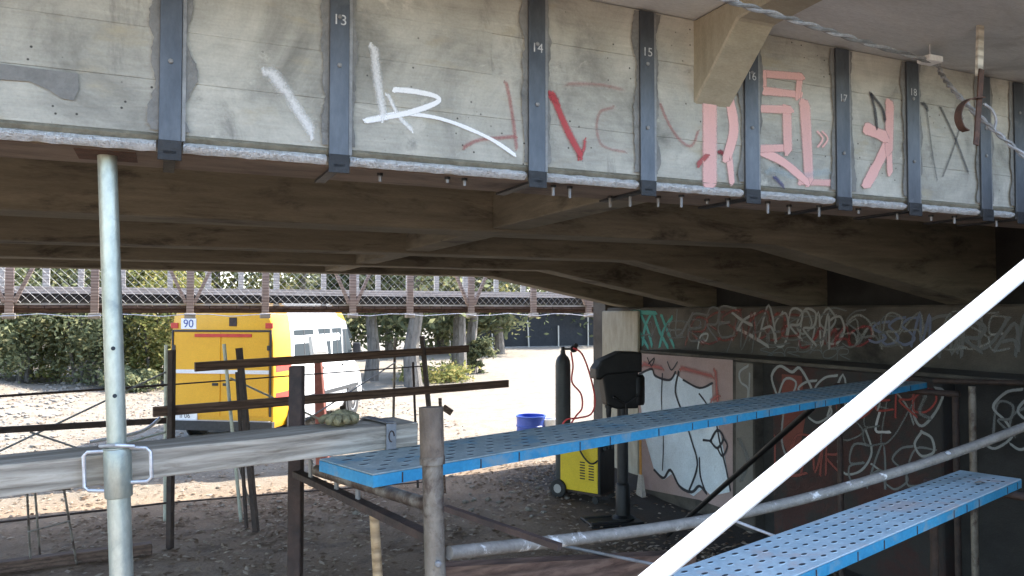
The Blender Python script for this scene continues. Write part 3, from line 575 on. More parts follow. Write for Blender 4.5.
ga([(880, 412), (876, 430), (884, 432), (890, 432)], 2.6, (0.5, 0.5, 0.5), LF, L2, 0.85); ga([(866, 398), (888, 388), (906, 404), (914, 424)], 2.2, GW, LF, L2, 0.6); ga([(872, 464), (886, 472), (908, 466)], 2.4, GW, LF, L2, 0.7)
ga([(914, 390), (914, 414), (922, 426), (936, 412), (944, 392), (936, 388)], 3, GW, LF, L2, 0.7); ga([(922, 432), (915, 444), (922, 456), (934, 452), (932, 438), (922, 432)], 3, GW, LF, L2, 0.75); ga([(926, 396), (920, 412), (930, 418)], 4, GD, LF, L2, 0.7)
scribble(845, 905, 400, 450, 3, 2.0, GD, LF, L2, 9, 0.7)
L3 = lw[4]
scribble(838, 935, 384, 420, 5, 2.4, (0.30, 0.06, 0.05), LF, L2, 31, 0.8); scribble(778, 850, 372, 420, 4, 2.6, GW, LF, L2, 32, 0.75); scribble(776, 840, 430, 480, 4, 3.0, (0.24, 0.07, 0.055), LF, L2, 33, 0.8)
scribble(690, 800, 312, 345, 7, 2.0, (0.25, 0.06, 0.05), AF, brw, 34, 0.7); scribble(735, 900, 312, 352, 9, 2.2, GD, AF, brw, 35, 0.75); scribble(640, 700, 318, 340, 4, 2.0, GD, AF, brw, 36, 0.7); scribble(840, 1010, 310, 350, 8, 2.4, GW, AF, brw, 37, 0.55)
scribble(800, 870, 320, 350, 4, 2.4, (0.28, 0.05, 0.05), AF, brw, 38, 0.7); scribble(850, 930, 440, 490, 4, 2.6, GD, LF, L2, 39, 0.8)
scribble(990, 1040, 392, 452, 2, 3, GW, LF, L3, 8, 0.75); scribble(994, 1036, 400, 440, 2, 3, GD, LF, L3, 18, 0.75)

# unseen bank by the near wing wall, added to cut light under the bridge
mb = MB(); nA, nB = 40, 26
for i in range(nA + 1):
    for j in range(nB + 1):
        a = 1.0 + 17 * i / nA; b = 1.25 - 10 * j / nB
        h = max(0.0, min(1.0, (a - 1.1) / 3.2)); z = h * h * (3 - 2 * h) * 3.55 - 0.25
        mb.v.append(B(a, b, z + 0.12 * noise.noise((a * 0.9, b * 0.9, 7)) * h))
for i in range(nA):
    for j in range(nB): k = i * (nB + 1) + j; mb.face((k, k + 1, k + nB + 2, k + nB + 1))
tag(mb.build('light_block_bank', BANKDARK, None, smooth=True), 'unseen dark bank added beside the abutment to block light', 'ground', kind='structure')
# ------------------------------------------------------------------ timber footbridge beyond
FB0, FB1 = 12.2, 13.2
def afb(px, b=FB0): return PB(px, 300, b).dot(U)
zd = PB(250, 305, FB0).z
fbridge = thing('footbridge', B(2, 12.7, 0), 'timber footbridge with chain link sides and red-brown posts behind the road bridge', 'footbridge')
fa0, fa1 = -4.5, 13.0
for b in (FB0 + 0.06, FB1 - 0.06): MB().bbox(fa0, fa1, b - 0.05, b + 0.05, zd - 0.12, zd - 0.055).build('edge_beam', WOODD, fbridge, bevel=0.006)
bd = MB().bbox(fa0, fa0 + 0.18, FB0 - 0.02, FB1 + 0.02, zd - 0.053, zd - 0.01).build('deck_board', WOODD, fbridge)
k = 1
while fa0 + 0.19 * (k + 1) < fa1: copy_part(bd, WLOC[bd.name] + U * (0.19 * k), fbridge); k += 1
MB().bbox(fa0, fa1, FB0 - 0.02, FB0 + 0.05, zd - 0.008, zd + 0.016).build('kerb_rail', WOODP, fbridge)
MB().bbox(fa0, fa1, FB0 + 0.06, FB0 + 0.1, zd + 0.02, zd + 0.15).build('toe_board', BLACKST, fbridge)
MB().bbox(fa0, fa1, FB1 - 0.06, FB1 - 0.03, zd + 0.14, zd + 0.27).build('back_board', WOODP, fbridge)
main = [10, 190, 352, 470]; minor = [95, 265, 409, 532]
def post_at(a, mainp):
    p = MB().bbox(a - 0.05, a + 0.05, FB0 - 0.085, FB0 - 0.022, zd - 0.12, zd + 1.15).build('post', WOODR, fbridge, bevel=0.004)
    MB().bbox(a - 0.075, a + 0.075, FB0 - 0.11, FB0 - 0.003, zd - 0.2, zd - 0.122).build('post_shoe', WOODP, p, bevel=0.006)
    if mainp:
        for s in (-1, 1): MB().bar(B(a + s * 0.055, FB0 - 0.05, zd + 0.02), B(a + s * 0.42, FB0 - 0.05, zd + 0.85), 0.045, 0.06, V).build('brace', WOODR, fbridge)
am = [afb(x) for x in main]; an = [afb(x) for x in minor]
allp = sorted([(a, 1) for a in am] + [(a, 0) for a in an]); stp = (allp[-1][0] - allp[0][0]) / (len(allp) - 1)
for q in range(1, 5): allp.append((allp[7][0] + stp * q, q % 2)); 
for q in range(1, 3): allp.insert(0, (am[0] - stp * q, 1 - q % 2))
for a, f in allp: post_at(a, f)
for a, f in allp:
    MB().bbox(a + 0.25, a + 0.34, FB1 - 0.03, FB1 + 0.03, zd - 0.05, zd + 1.1).build('far_post', WOODP, fbridge)
    MB().bbox(a - 0.30, a - 0.22, FB1 - 0.03, FB1 + 0.03, zd - 0.05, zd + 1.1).build('far_post', WOODP, fbridge)
for b, nm in ((FB0 - 0.015, 'chain_link'),):
    mb = MB(); st = 0.115 if b < 12.5 else 0.16; H = 1.05; a = fa0 - H
    while a < fa1:
        for s in (1, -1):
            lo, hi = max(a, fa0), min(a + H, fa1)
            if hi - lo > 0.05:
                t0, t1 = (lo - a), (hi - a)
                z = lambda t: zd + 0.02 + (t if s == 1 else H - t)
                mb.tube([B(lo, b + 0.004 * s, z(t0)), B(hi, b + 0.004 * s, z(t1))], 0.0026 if b < 12.5 else 0.0018, 3, False)
        a += st
    o = mb.build(nm, STRAP, fbridge); o['kind'] = 'stuff'
for b in (FB0 - 0.05, FB1): MB().bbox(fa0, fa1, b - 0.035, b + 0.035, zd + 1.152, zd + 1.2).build('hand_rail', WOODR, fbridge)
hang = [B(fa0 + 0.3 * i, FB0 - 0.12, zd - 0.15 + 0.02 * math.cos(i * 1.9)) for i in range(int((fa1 - fa0) / 0.3))]
MB().tube(hang, 0.006, 5).build('wire', ZINC, fbridge)
for a in (-4.2, 12.6):
    for b in (FB0 + 0.06, FB1 - 0.06): MB().bbox(a - 0.12, a + 0.12, b - 0.12, b + 0.12, -0.15, zd - 0.122).build('trestle_leg', WOODD, fbridge)

# ================================================================== THINGS
def grounded(p): return Vector((p.x, p.y, gz(p.x, p.y)))
# ------------------------------------------------------------------ the adjustable steel prop
pt = PB(107, 158, 2.74); pt.z = ZB; pb = PD(122, 590, pt.y - 0.02); dv = (pb - pt).normalized(); pg = pt + dv * ((pt.z - 0.0) / -dv.z)
prop = thing('steel_prop', (pg.x, pg.y, 0), 'galvanised adjustable steel prop with looped handles holding up the outer girder', 'prop')
def on(t): return pt + dv * t
def tpy(py): # length along the prop at pixel row py
    lo, hi = 0, 3
    for _ in range(40):
        m_ = (lo + hi) / 2; q = on(m_) - C0; y = 288 - F * q.dot(UPV) / q.dot(FW)
        lo, hi = (m_, hi) if y < py else (lo, m_)
    return lo
tc0, tc1 = tpy(447), tpy(497); TL = (pt - pg).length
MB().tube([on(0.006), on(tc0 + 0.05)], 0.0285, 20).build('inner_tube', GALV, prop, smooth=True)
MB().tube([on(tc1 - 0.05), on(TL - 0.012)], 0.034, 20).build('outer_tube', GALV, prop, smooth=True)
col = MB().lathe(on(tc1), [(0.037, 0), (0.040, 0.004), (0.040, tc1 - tc0 - 0.012), (0.0385, tc1 - tc0 - 0.006), (0.041, tc1 - tc0 - 0.004), (0.041, tc1 - tc0), (0.03, tc1 - tc0 + 0.001)], 24, -dv).build('collar', GALV, prop, smooth=True)
xr = Vector((1, 0.1, 0)).normalized()
for s, yo in ((-1, 0), (1, 0.0)):
    h0, h1 = tc0 + 0.012, tc1 - 0.02; c = 0.034
    if s > 0: h0, h1 = tc0 + 0.002, tc1 - 0.045
    pts = [on(h0) + xr * s * c, on(h0 + 0.002) + xr * s * 0.088, on(h0 + 0.014) + xr * s * 0.1, on(h1 - 0.014) + xr * s * 0.1, on(h1 - 0.002) + xr * s * 0.088, on(h1) + xr * s * c]
    MB().tube(pts, 0.0062, 8).build('handle', ZINC, prop, smooth=True)
MB().tube([on(tc0 - 0.005) + xr * 0.052 - V * 0.02, on(tc0 - 0.012) - V * 0.046, on(tc0 - 0.006) - xr * 0.05 - V * 0.01], 0.006, 8).build('pin', ZINC, prop, smooth=True)
for py in (348, 395):
    c = on(tpy(py)); MB().lathe(c + (C0 - c).normalized() * 0.0 + Vector((0.012, -0.0262, 0)), [(0.0065, 0), (0.0065, 0.0012)], 12, Vector((0.3, -1, 0))).build('adjustment_hole', HOLE, prop)
MB().box(pt + Vector((0, 0, -0.002)), U * 0.085, V * 0.085, ZU * 0.004).build('head_plate', RUST, prop)
MB().box(Vector((pg.x, pg.y, 0.004)), U * 0.075, V * 0.075, ZU * 0.012).build('base_plate', GALV, prop)
MB().box(pt + Vector((0.05, 0, 0.0)) , (U + V).normalized() * 0.06, (V - U).normalized() * 0.012, ZU * 0.003).build('wedge', BLACKST, prop)

# ------------------------------------------------------------------ scaffold boards
ZA = 1.85
def steel_board(name, fl, fr, width, thick, z, top_mat, label, rows, pitch, hs):
    d = (fr - fl); L = d.length; d = d.normalized(); per = Vector((-d.y, d.x, 0))   # towards the back
    c = (fl + fr) / 2 + per * width / 2
    t = thing(name, (c.x, c.y, z - thick), label, 'scaffold board', 'blue steel scaffold boards')
    MB().box(c + ZU * (z - 0.003), d * L / 2, per * width / 2, ZU * 0.003).build('top_plate', top_mat, t, bevel=0.002)
    for s in (0, 1):
        e = fl + per * (0.0025 if s == 0 else width - 0.0025)
        MB().box((e + e + d * L) / 2 + ZU * (z - 0.0065 - (thick - 0.0065) / 2), d * L / 2, per * 0.0025, ZU * (thick - 0.0065) / 2).build('side_flange', BLUE, t)
    for s in (0, 1):
        e = fl + d * (0.003 if s == 0 else L - 0.003) + per * width / 2
        MB().box(e + ZU * (z - 0.0065 - (thick - 0.0065) / 2), d * 0.0028, per * (width / 2 - 0.006), ZU * (thick - 0.0075) / 2).build('end_plate', BLUE, t)
    r_ = random.Random(int(L * 100)); x = 0.12
    while x < L - 0.05:
        MB().box(fl + d * x - per * 0.0012 + ZU * (z - thick / 2 - 0.004), d * 0.0022, per * 0.0011, ZU * (thick / 2 - 0.006)).build('flange_seam', DRUST, t); x += r_.choice((0.14, 0.2, 0.28, 0.36))
    mh = MB(); mr = MB(); nx = int((L - 0.1) / pitch)
    for i in range(nx):
        for j in range(rows):
            o = fl + d * (0.06 + pitch * (i + (0.5 if j % 2 else 0))) + per * (width * (j + 0.7) / (rows + 0.4)) + ZU * z
            jt = r_.uniform(0.75, 1.05); ax, ay = hs * jt, hs * 0.45 * jt; k0 = len(mr.v)
            for (sx, hz) in ((1.3, 0.0002), (1.0, 0.002)):
                for q in range(10):
                    th = 2 * math.pi * q / 10; mr.v.append(o + d * (ax * sx * math.cos(th)) + per * ((ay * sx + (0.001 if sx > 1 else 0)) * math.sin(th)) + ZU * hz)
            for q in range(10): mr.face((k0 + q, k0 + (q + 1) % 10, k0 + 10 + (q + 1) % 10, k0 + 10 + q))
            k0 = len(mh.v)
            for q in range(10):
                th = 2 * math.pi * q / 10; mh.v.append(o + d * (ax * math.cos(th)) + per * (ay * math.sin(th)) + ZU * 0.0021)
            mh.face([k0 + q for q in range(10)])
    o = mr.build('raised_rims', top_mat, t); o['kind'] = 'stuff'; o = mh.build('punched_holes', HOLE, t); o['kind'] = 'stuff'
    return t, d, per, L
def flat(p): return Vector((p.x, p.y, 0))
fl, fr = flat(PZ(373, 474, ZA)), flat(PZ(927, 382, ZA))
ba, dA, pA, LA = steel_board('scaffold_board', fl, fr, 0.37, 0.047, ZA, WORNBLUE, 'long blue steel scaffold board worn grey on top, reaching to the abutment', 6, 0.10, 0.023)
ZP = 1.60
bl_, br_ = flat(PZ(665, 573, ZP)), flat(PZ(960, 470, ZP)); dB = (br_ - bl_).normalized(); perB = Vector((-dB.y, dB.x, 0))
flB = bl_ - dB * 0.35 - perB * 0.27; frB = br_ - perB * 0.27
bb_, dB, pB, LB = steel_board('scaffold_board', flB, frB, 0.27, 0.043, ZP, WORNBLUE2, 'pale blue steel scaffold board with a dead leaf on it, below the bent pipe', 5, 0.068, 0.0165)
# dead leaf on the board
q = PZ(981, 484, ZP); mb = MB()
mb.quad(q + Vector((-0.03, -0.008, 0.006)), q + Vector((-0.004, -0.014, 0.012)), q + Vector((0.0, 0.012, 0.014)), q + Vector((-0.026, 0.012, 0.006))).quad(q + Vector((-0.004, -0.014, 0.012)), q + Vector((0.028, -0.004, 0.005)), q + Vector((0.03, 0.004, 0.005)), q + Vector((0.0, 0.012, 0.014)))
tag(mb.build('dead_leaf', STONE), 'small pale dead leaf lying on the pale blue scaffold board', 'leaf')

# ------------------------------------------------------------------ grey timber beam lying on the rear edge of the long board
tr_ = flat(PZ(418, 445, ZA + 0.004)); tdir = dA
tl_ = flat(PZ(0, 497, ZA + 0.004)); tdir = (tr_ - tl_).normalized(); tper = Vector((-tdir.y, tdir.x, 0)); TLn = (tr_ - tl_).length + 1.2
tl_ = tr_ - tdir * TLn
TH = 0.098; TW = 0.205
tc = (tl_ + tr_) / 2 + tper * TW / 2
beam = thing('timber_beam', (tc.x, tc.y, ZA), 'thick grey weathered timber beam with a steel band near its end', 'timber')
mb = MB(); NS = 34
for i in range(NS + 1):
    p = tl_ + tdir * TLn * i / NS
    for (s, h) in ((0, 0), (1, 0), (1, 1), (0, 1)):
        w = p + tper * (TW * s) + ZU * (ZA + 0.002 + TH * h)
        e = Vector((noise.noise(w * 3.1), noise.noise(w * 3.3 + Vector((5, 0, 0))), noise.noise(w * 2.7 + Vector((0, 9, 0))))) * 0.006
        if h == 0: e.z = 0
        mb.v.append(w + e)
for i in range(NS):
    for j in range(4): a_ = i * 4 + j; b_ = i * 4 + (j + 1) % 4; mb.face((a_, b_, b_ + 4, a_ + 4))
mb.face((3, 2, 1, 0)); mb.face([NS * 4 + j for j in range(4)])
mb.build('beam_body', WOODG, beam, bevel=0.006, seg=2)
bc = tr_ - tdir * 0.13 + tper * TW / 2
for k_ in (0,):
    bnd = MB(); hw = TW / 2 + 0.009
    bnd.box(bc + ZU * (ZA + TH + 0.0105), tdir * 0.022, tper * hw, ZU * 0.0015)
    bnd.box(bc - tper * hw + ZU * (ZA + 0.004 + TH / 2), tdir * 0.022, tper * 0.0015, ZU * (TH / 2 + 0.0015))
    bnd.box(bc + tper * hw + ZU * (ZA + 0.004 + TH / 2), tdir * 0.022, tper * 0.0015, ZU * (TH / 2 + 0.0015))
    bn = bnd.build('steel_band', STRAP, beam)
    MB().tube([bc - tper * (hw + 0.004) + tdir * 0.012 * math.cos(t) + ZU * (ZA + TH * 0.55 + 0.022 * math.sin(t)) for t in [i * 0.6 for i in range(9)]], 0.0025, 6).build('band_clip', DRUST, bn)
# work glove on the beam
def glove():
    gp = PD(345, 424, 3.02); top = ZA + TH + 0.004
    base = Vector((gp.x, gp.y, top)); base = flat(base) ; 
    # slide onto the beam top
    s = (base - tl_).dot(tdir); base = tl_ + tdir * s + tper * 0.085 + ZU * top
    t = thing('work_glove', base, 'crumpled olive work glove lying on the grey timber beam', 'glove')
    bm = bmesh.new(); bmesh.ops.create_icosphere(bm, subdivisions=4, radius=1)
    vv = []
    for v in bm.verts:
        c = v.co.copy(); k_ = 1 + 0.22 * noise.noise(c * 2.2) + 0.08 * noise.noise(c * 6)
        vv.append(base + tdir * (c.x * 0.048 * k_) + tper * (c.y * 0.038 * k_) + ZU * (0.03 + max(c.z * 0.032 * k_, -0.03)))
    mb = MB(); mb.v = vv
    for f in bm.faces: mb.face([v.index for v in f.verts])
    bm.free(); mb.build('palm', GLOVE, t, smooth=True)
    for i, (dx, dy, ln, an_) in enumerate([(-0.036, -0.03, 0.075, 3.5), (-0.02, -0.042, 0.07, 3.9), (0.004, -0.044, 0.06, 4.4), (0.03, -0.036, 0.05, 5.0), (-0.045, 0.0, 0.07, 3.0)]):
        p0 = base + tdir * dx * 0.6 + tper * dy * 0.5 + ZU * 0.032; dr = tdir * math.cos(an_) + tper * math.sin(an_)
        p1 = base + tdir * dx + tper * dy + ZU * 0.034 + dr * ln * 0.2; p2 = p1 + dr * ln * 0.35 - ZU * 0.014
        MB().tube(smoothline([p0, p1, p2], 4), [0.016, 0.0165, 0.016, 0.0155, 0.0155, 0.015, 0.015, 0.0145, 0.009], 10).build('finger', GLOVE, t, smooth=True)
    MB().tube([base + tdir * 0.03 + ZU * 0.03, base + tdir * 0.052 + ZU * 0.026, base + tdir * 0.075 + ZU * 0.02], [0.03, 0.026, 0.02], 14).build('cuff', GLOVE, t, smooth=True)
glove()

# ------------------------------------------------------------------ scaffold standard carrying the long board
sp_top = PD(431, 407, 2.35); sp_b = PD(436, 600, 2.33); dS = (sp_b - sp_top).normalized(); sg = sp_top + dS * (sp_top.z / -dS.z)
std = thing('scaffold_standard', (sg.x, sg.y, 0), 'worn scaffold tube standing upright before the long blue board, a wider sleeve on its head', 'scaffold')
def son(py):
    lo, hi = 0, 3
    for _ in range(40):
        m_ = (lo + hi) / 2; q = sp_top + dS * m_ - C0; y = 288 - F * q.dot(UPV) / q.dot(FW)
        lo, hi = (m_, hi) if y < py else (lo, m_)
    return sp_top + dS * lo
OLDBR = surf('brown_old_pipe', (0.10, 0.075, 0.055), (0.21, 0.165, 0.125), 9, (1, 1, 0.6), 0.7, 0.2, 0.6, dirt=(0.05, 0.036, 0.03), dirt_scale=8)
MB().tube([son(460), Vector((sg.x, sg.y, 0.01))], 0.0315, 18).build('tube', OLDPIPE, std, smooth=True)
MB().tube([sp_top, son(458)], [0.037, 0.0365], 18).build('sleeve', OLDBR, std, smooth=True)
MB().tube([son(456.5), son(464)], 0.0385, 18).build('weld_ring', OLDPIPE, std, smooth=True)
MB().lathe(son(560) + Vector((0.012, -0.03, 0)), [(0.010, 0), (0.010, 0.012), (0.006, 0.015)], 8, Vector((0.15, -1, 0))).build('bolt', STRAP, std)
MB().box(Vector((sg.x, sg.y, 0.006)), (0.07, 0, 0), (0, 0.07, 0), (0, 0, 0.008)).build('base_plate', RUST, std)
# pipe under the board's end and angle iron below it
zt = ZA - 0.047 - 0.024
ep0 = fl + pA * 0.46 + dA * 0.02; ep1 = Vector((sg.x, sg.y, 0)) + dA * 0.03 + pA * 0.03
def sz(v, z): return Vector((v.x, v.y, z))
MB().tube([sz(fl + pA * 0.50 + dA * 0.06, zt), sz(fl - pA * 0.25 + dA * 0.06, zt)], 0.022, 14).build('transom_tube', OLDPIPE, std, smooth=True)
rb0 = PD(297, 460, 3.34); rb1 = PD(441, 503, 2.36); rb2 = PD(596, 560, 1.95)
MB().bar(sz(rb0, zt - 0.075), sz(rb1, zt - 0.075) + pA * 0.05, 0.04, 0.026).build('angle_iron', DRUST, std)
MB().bar(PD(446, 508, 2.29), PD(560, 547, 2.04), 0.02, 0.016).build('angle_iron', DRUST, std)
for f_ in (0.14, 0.36, 0.52):
    p = sz(rb0, 0).lerp(sz(rb1, 0), f_) + pA * 0.01
    MB().bar(sz(p, zt + 0.01), sz(p, zt - 0.1), 0.022, 0.008, dA).build('hook', STRAP, std)
# square black-brown post behind the timber
p0 = PD(297, 366, 3.42); p1 = PD(295, 600, 3.42); g0 = Vector((p1.x, p1.y, 0))
post = thing('timber_post', g0, 'square dark red-brown post with peeling paint, passing behind the grey timber beam', 'post')
MB().hexa([Vector((g0.x + sx * 0.029, g0.y + sy * 0.029, 0)) for sx, sy in ((-1, -1), (1, -1), (1, 1), (-1, 1))] + [Vector((p0.x + sx * 0.029, p0.y + sy * 0.029, p0.z)) for sx, sy in ((-1, -1), (1, -1), (1, 1), (-1, 1))]).build('post_body', DRUST, post, bevel=0.004)
# round stick propping the angle iron
s0 = PD(374, 494, 2.78); s1 = PD(379, 600, 2.78); sgd = s0 + (s1 - s0) * ((s0.z) / (s0.z - s1.z))
tag(MB().tube([sz(s0, zt - 0.09), s0.lerp(sgd, 0.35) + Vector((0.004, 0, 0)), s0.lerp(sgd, 0.7) - Vector((0.004, 0, 0)), sz(sgd, 0.0)], [0.017, 0.019, 0.02, 0.021], 10).build('wooden_stick', WOODT, None, smooth=True), 'round tan wooden stick propping the angle iron under the long board', 'stick')
# ------------------------------------------------------------------ bent pipe rail
rp = [PD(449, 553, 2.33), PD(520, 545, 2.5), PD(600, 536, 2.68), PD(690, 523, 2.88), PD(770, 507, 3.08), PD(850, 486, 3.28), PD(940, 458, 3.5), PD(1024, 427, 3.7), PD(1110, 392, 3.9)]
rail = thing('bent_pipe', sz(rp[4], 0), 'bent pale steel pipe with cement splashes rising to the right, before the abutment', 'pipe')
MB().tube(smoothline(rp, 4), 0.021, 12).build('pipe', PALEPIPE, rail, smooth=True)
e_ = rp[-1]; MB().tube([sz(e_ + Vector((0.03, 0.04, 0)), 0), sz(e_ + Vector((0.03, 0.04, 0)), e_.z + 0.3)], 0.026, 12).build('end_standard', OLDPIPE, rail, smooth=True)
for x, y, D in ((765, 505, 3.06), (700, 519, 2.9), (948, 452, 3.5), (905, 468, 3.42)):
    c = PD(x, y, D) ; MB().lathe(c - ZU * 0.012, [(0.004, 0), (0.012, 0.004), (0.011, 0.01), (0.004, 0.016)], 8).build('cement_lump', WHITEB, rail, smooth=True)
# rusty channel below it
tag(MB().bar(PD(440, 582, 2.5), PD(690, 566, 3.0), 0.06, 0.11).build('channel_beam', WOODD), 'rusty steel channel lying below the bent pipe', 'steel beam')
# braces and legs under the pale blue board
sub = thing('scaffold_trestle', sz(frB + perB * 0.13, 0), 'dark tube trestle carrying the pale blue board', 'scaffold')
zq = ZP - 0.043 - 0.021
for e in (flB + dB * 0.12, frB - dB * 0.1):
    MB().tube([sz(e - perB * 0.12, zq), sz(e + perB * 0.4, zq)], 0.02, 10).build('transom', DRUST, sub, smooth=True)
    for w in (-0.08, 0.36): MB().tube([sz(e + perB * w, 0), sz(e + perB * w, zq - 0.02)], 0.02, 10).build('leg', DRUST, sub, smooth=True)
MB().tube([PD(730, 519, 3.0), PD(782, 539, 2.85)], 0.006, 8).build('brace_rod', ZINC, sub)
MB().tube([PD(560, 545, 2.9), PD(700, 574, 2.6)], 0.006, 8).build('brace_rod', STRAP, sub)
# ------------------------------------------------------------------ frame carrying the far end of the long board
fe = flat(PZ(932, 384, ZA)); far = thing('end_scaffold', fe, 'dark scaffold frame at the abutment end of the long board', 'scaffold')
zf = ZA - 0.047 - 0.026
g1, g2 = fr - pA * 0.25 - dA * 0.06, fr + pA * 0.7 - dA * 0.06
MB().tube([sz(g1, zf), sz(g2, zf)], 0.024, 10).build('transom', DRUST, far, smooth=True)
for g_ in (g1 + pA * 0.03, g2 - pA * 0.03): MB().tube([sz(g_, 0), sz(g_, zf + 0.4 if g_ == g1 else zf - 0.02)], 0.024, 10).build('leg', DRUST, far, smooth=True)
lg0 = PD(934, 381, 6.0); lg1 = PD(1060, 384, 5.2); MB().tube([lg0, lg1], 0.02, 10).build('ledger', DRUST, far, smooth=True)
c = PD(972, 386, 5.4); MB().tube([sz(c, 0), sz(c, 1.88)], 0.024, 10).build('leg', OLDPIPE, far, smooth=True)
c = PD(1060, 384, 5.2); MB().tube([sz(c, 0), sz(c, 1.95)], 0.024, 10).build('leg', DRUST, far, smooth=True)
b0 = PZ(668, 535, 0.02); b1 = PD(812, 408, 5.6)
tag(MB().tube([b0, b1], 0.023, 10).build('leaning_tube', MBLK, None, smooth=True), 'dark tube leaning from the ground against the long board before the painted wall', 'tube')
# ------------------------------------------------------------------ white painted batten slanting across in the sun
w0, w1 = PD(652, 578, 1.22), PD(1024, 270, 1.5); wd = (w1 - w0).normalized()
tlow = (w0.z - 0.0) / wd.z; wA = w0 - wd * tlow; wB = w1 + wd * 1.0
mid_ = (w0 + w1) / 2; vdir = (C0 - mid_).normalized(); nrm = (vdir + SUNV * 0.95); nrm -= wd * nrm.dot(wd); nrm.normalize()
tag(MB().bar(wA, wB, 0.031, 0.012, nrm).build('white_batten', WPAINT, None, bevel=0.003), 'sunlit white painted batten slanting up in front of the scaffold boards', 'batten')

# ------------------------------------------------------------------ guard rail of dark boards in the yard, on the far side of the timber beam
gr = thing('guard_rail', PZ(240, 530, 0), 'rough guard rail of two dark brown boards nailed to leaning steel posts', 'guard rail')
def foot(px, py, D):   # continue a leaning post down to the ground
    p = PD(px, py, D); return p
def gpost(x0, y0, x1, y1, D, w, mat, parent, name='post', round_=False):
    a_, b_ = PD(x0, y0, D), PD(x1, y1, D); d_ = (b_ - a_).normalized(); g_ = a_ + d_ * (a_.z / -d_.z)
    if round_: return MB().tube([a_, g_], w / 2, 8).build(name, mat, parent, smooth=True)
    return MB().bar(a_, g_, w, w, Vector((0.3, 1, 0))).build(name, mat, parent)
gpost(172, 350, 170, 545, 7.9, 0.055, DRUST, gr); gpost(239, 348, 256, 530, 8.5, 0.055, DRUST, gr); gpost(422, 336, 430, 420, 9.85, 0.05, DRUST, gr)
gpost(237, 372, 246, 520, 8.6, 0.03, DRUST, gr)
MB().bar(PD(153, 412, 7.85), PD(508, 383.5, 10.6), 0.04, 0.10).build('board', WOODD, gr)
MB().bar(PD(195, 367, 7.95), PD(468, 348.5, 10.35), 0.04, 0.095).build('board', WOODD, gr)
MB().bar(PD(443, 407, 10.3), PD(452, 413, 10.3), 0.05, 0.08).build('block', WOODD, gr); gpost(440, 398, 441, 420, 10.3, 0.035, WOODD, gr)
# frame of light tubes and thin braces beside it
fr2 = thing('brace_frame', PZ(165, 520, 0), 'scaffold frame of galvanised tubes with thin crossed braces beside the yellow van', 'scaffold')
gpost(166, 345, 165, 520, 8.9, 0.042, GALV, fr2, 'tube', True); gpost(224, 344, 239, 500, 8.9, 0.042, GALV, fr2, 'tube', True); gpost(-30, 345, -28, 520, 8.9 - 1.2, 0.042, GALV, fr2, 'tube', True)
gpost(395, 338, 393, 440, 11.0, 0.038, OLDPIPE, fr2, 'tube', True); gpost(413, 362, 416, 440, 10.6, 0.034, DRUST, fr2, 'tube', True)
def rod(x0, y0, D0, x1, y1, D1, r_, mat, parent, name='brace'): return MB().tube([PD(x0, y0, D0), PD(x1, y1, D1)], r_, 7).build(name, mat, parent, smooth=True)
MB().bar(PD(-40, 432.5, 7.75), PD(166, 420.5, 8.88), 0.045, 0.065).build('rail_bar', DRUST, fr2)
rod(-40, 399, 7.75, 166, 385, 8.88, 0.014, DRUST, fr2, 'rail_rod'); rod(-40, 527, 7.75, 166, 503, 8.88, 0.012, DRUST, fr2, 'rail_rod')
rod(166, 385, 8.88, 424, 366, 10.6, 0.009, DRUST, fr2, 'rail_rod'); rod(166, 503, 8.88, 424, 482, 10.6, 0.009, DRUST, fr2, 'rail_rod')
rod(-40, 470, 7.8, 166, 372, 8.85, 0.011, STRAP, fr2); rod(30, 432, 8.1, 92, 453, 8.4, 0.011, STRAP, fr2); rod(92, 452, 8.4, 166, 432, 8.8, 0.013, GALV, fr2)
rod(230, 378, 8.9, 330, 424, 9.7, 0.012, GALV, fr2); rod(300, 424, 9.4, 396, 362, 10.9, 0.01, STRAP, fr2); rod(232, 440, 8.9, 250, 505, 9, 0.011, OLDPIPE, fr2)
MB().tube(smoothline([PD(90, 442, 8.4), PD(140, 432, 8.6), PD(160, 418, 8.8)], 4), 0.02, 8).build('hook_rod', ZINC, fr2, smooth=True)
# little wire trestle and the timber lying on the ground
wt = thing('wire_trestle', PZ(50, 560, 0), 'small trestle of thin bent rods standing behind the steel prop', 'trestle')
for (x0, y0, x1, y1) in ((27, 492, 31, 570), (35, 492, 40, 556), (64, 490, 77, 566)):
    a_ = PZ(x1, y1, 0.0); b_ = PD(x0, y0, a_.y); MB().tube([a_, b_], 0.011, 7).build('leg', OLDPIPE, wt)
a_ = PD(20, 492, 7.3); b_ = PD(70, 489, 7.3); MB().tube([a_, b_], 0.011, 7).build('cross_rod', OLDPIPE, wt)
rod(28, 532, 7.2, 70, 521, 7.2, 0.008, OLDPIPE, wt, 'cross_rod')
p_, q_ = PZ(-30, 571, 0.05), PZ(152, 548, 0.05)
tag(MB().bar(p_, q_, 0.12, 0.11).build('ground_timber', WOODD, None, bevel=0.008), 'dark timber lying on the earth at the foot of the wire trestle', 'timber')

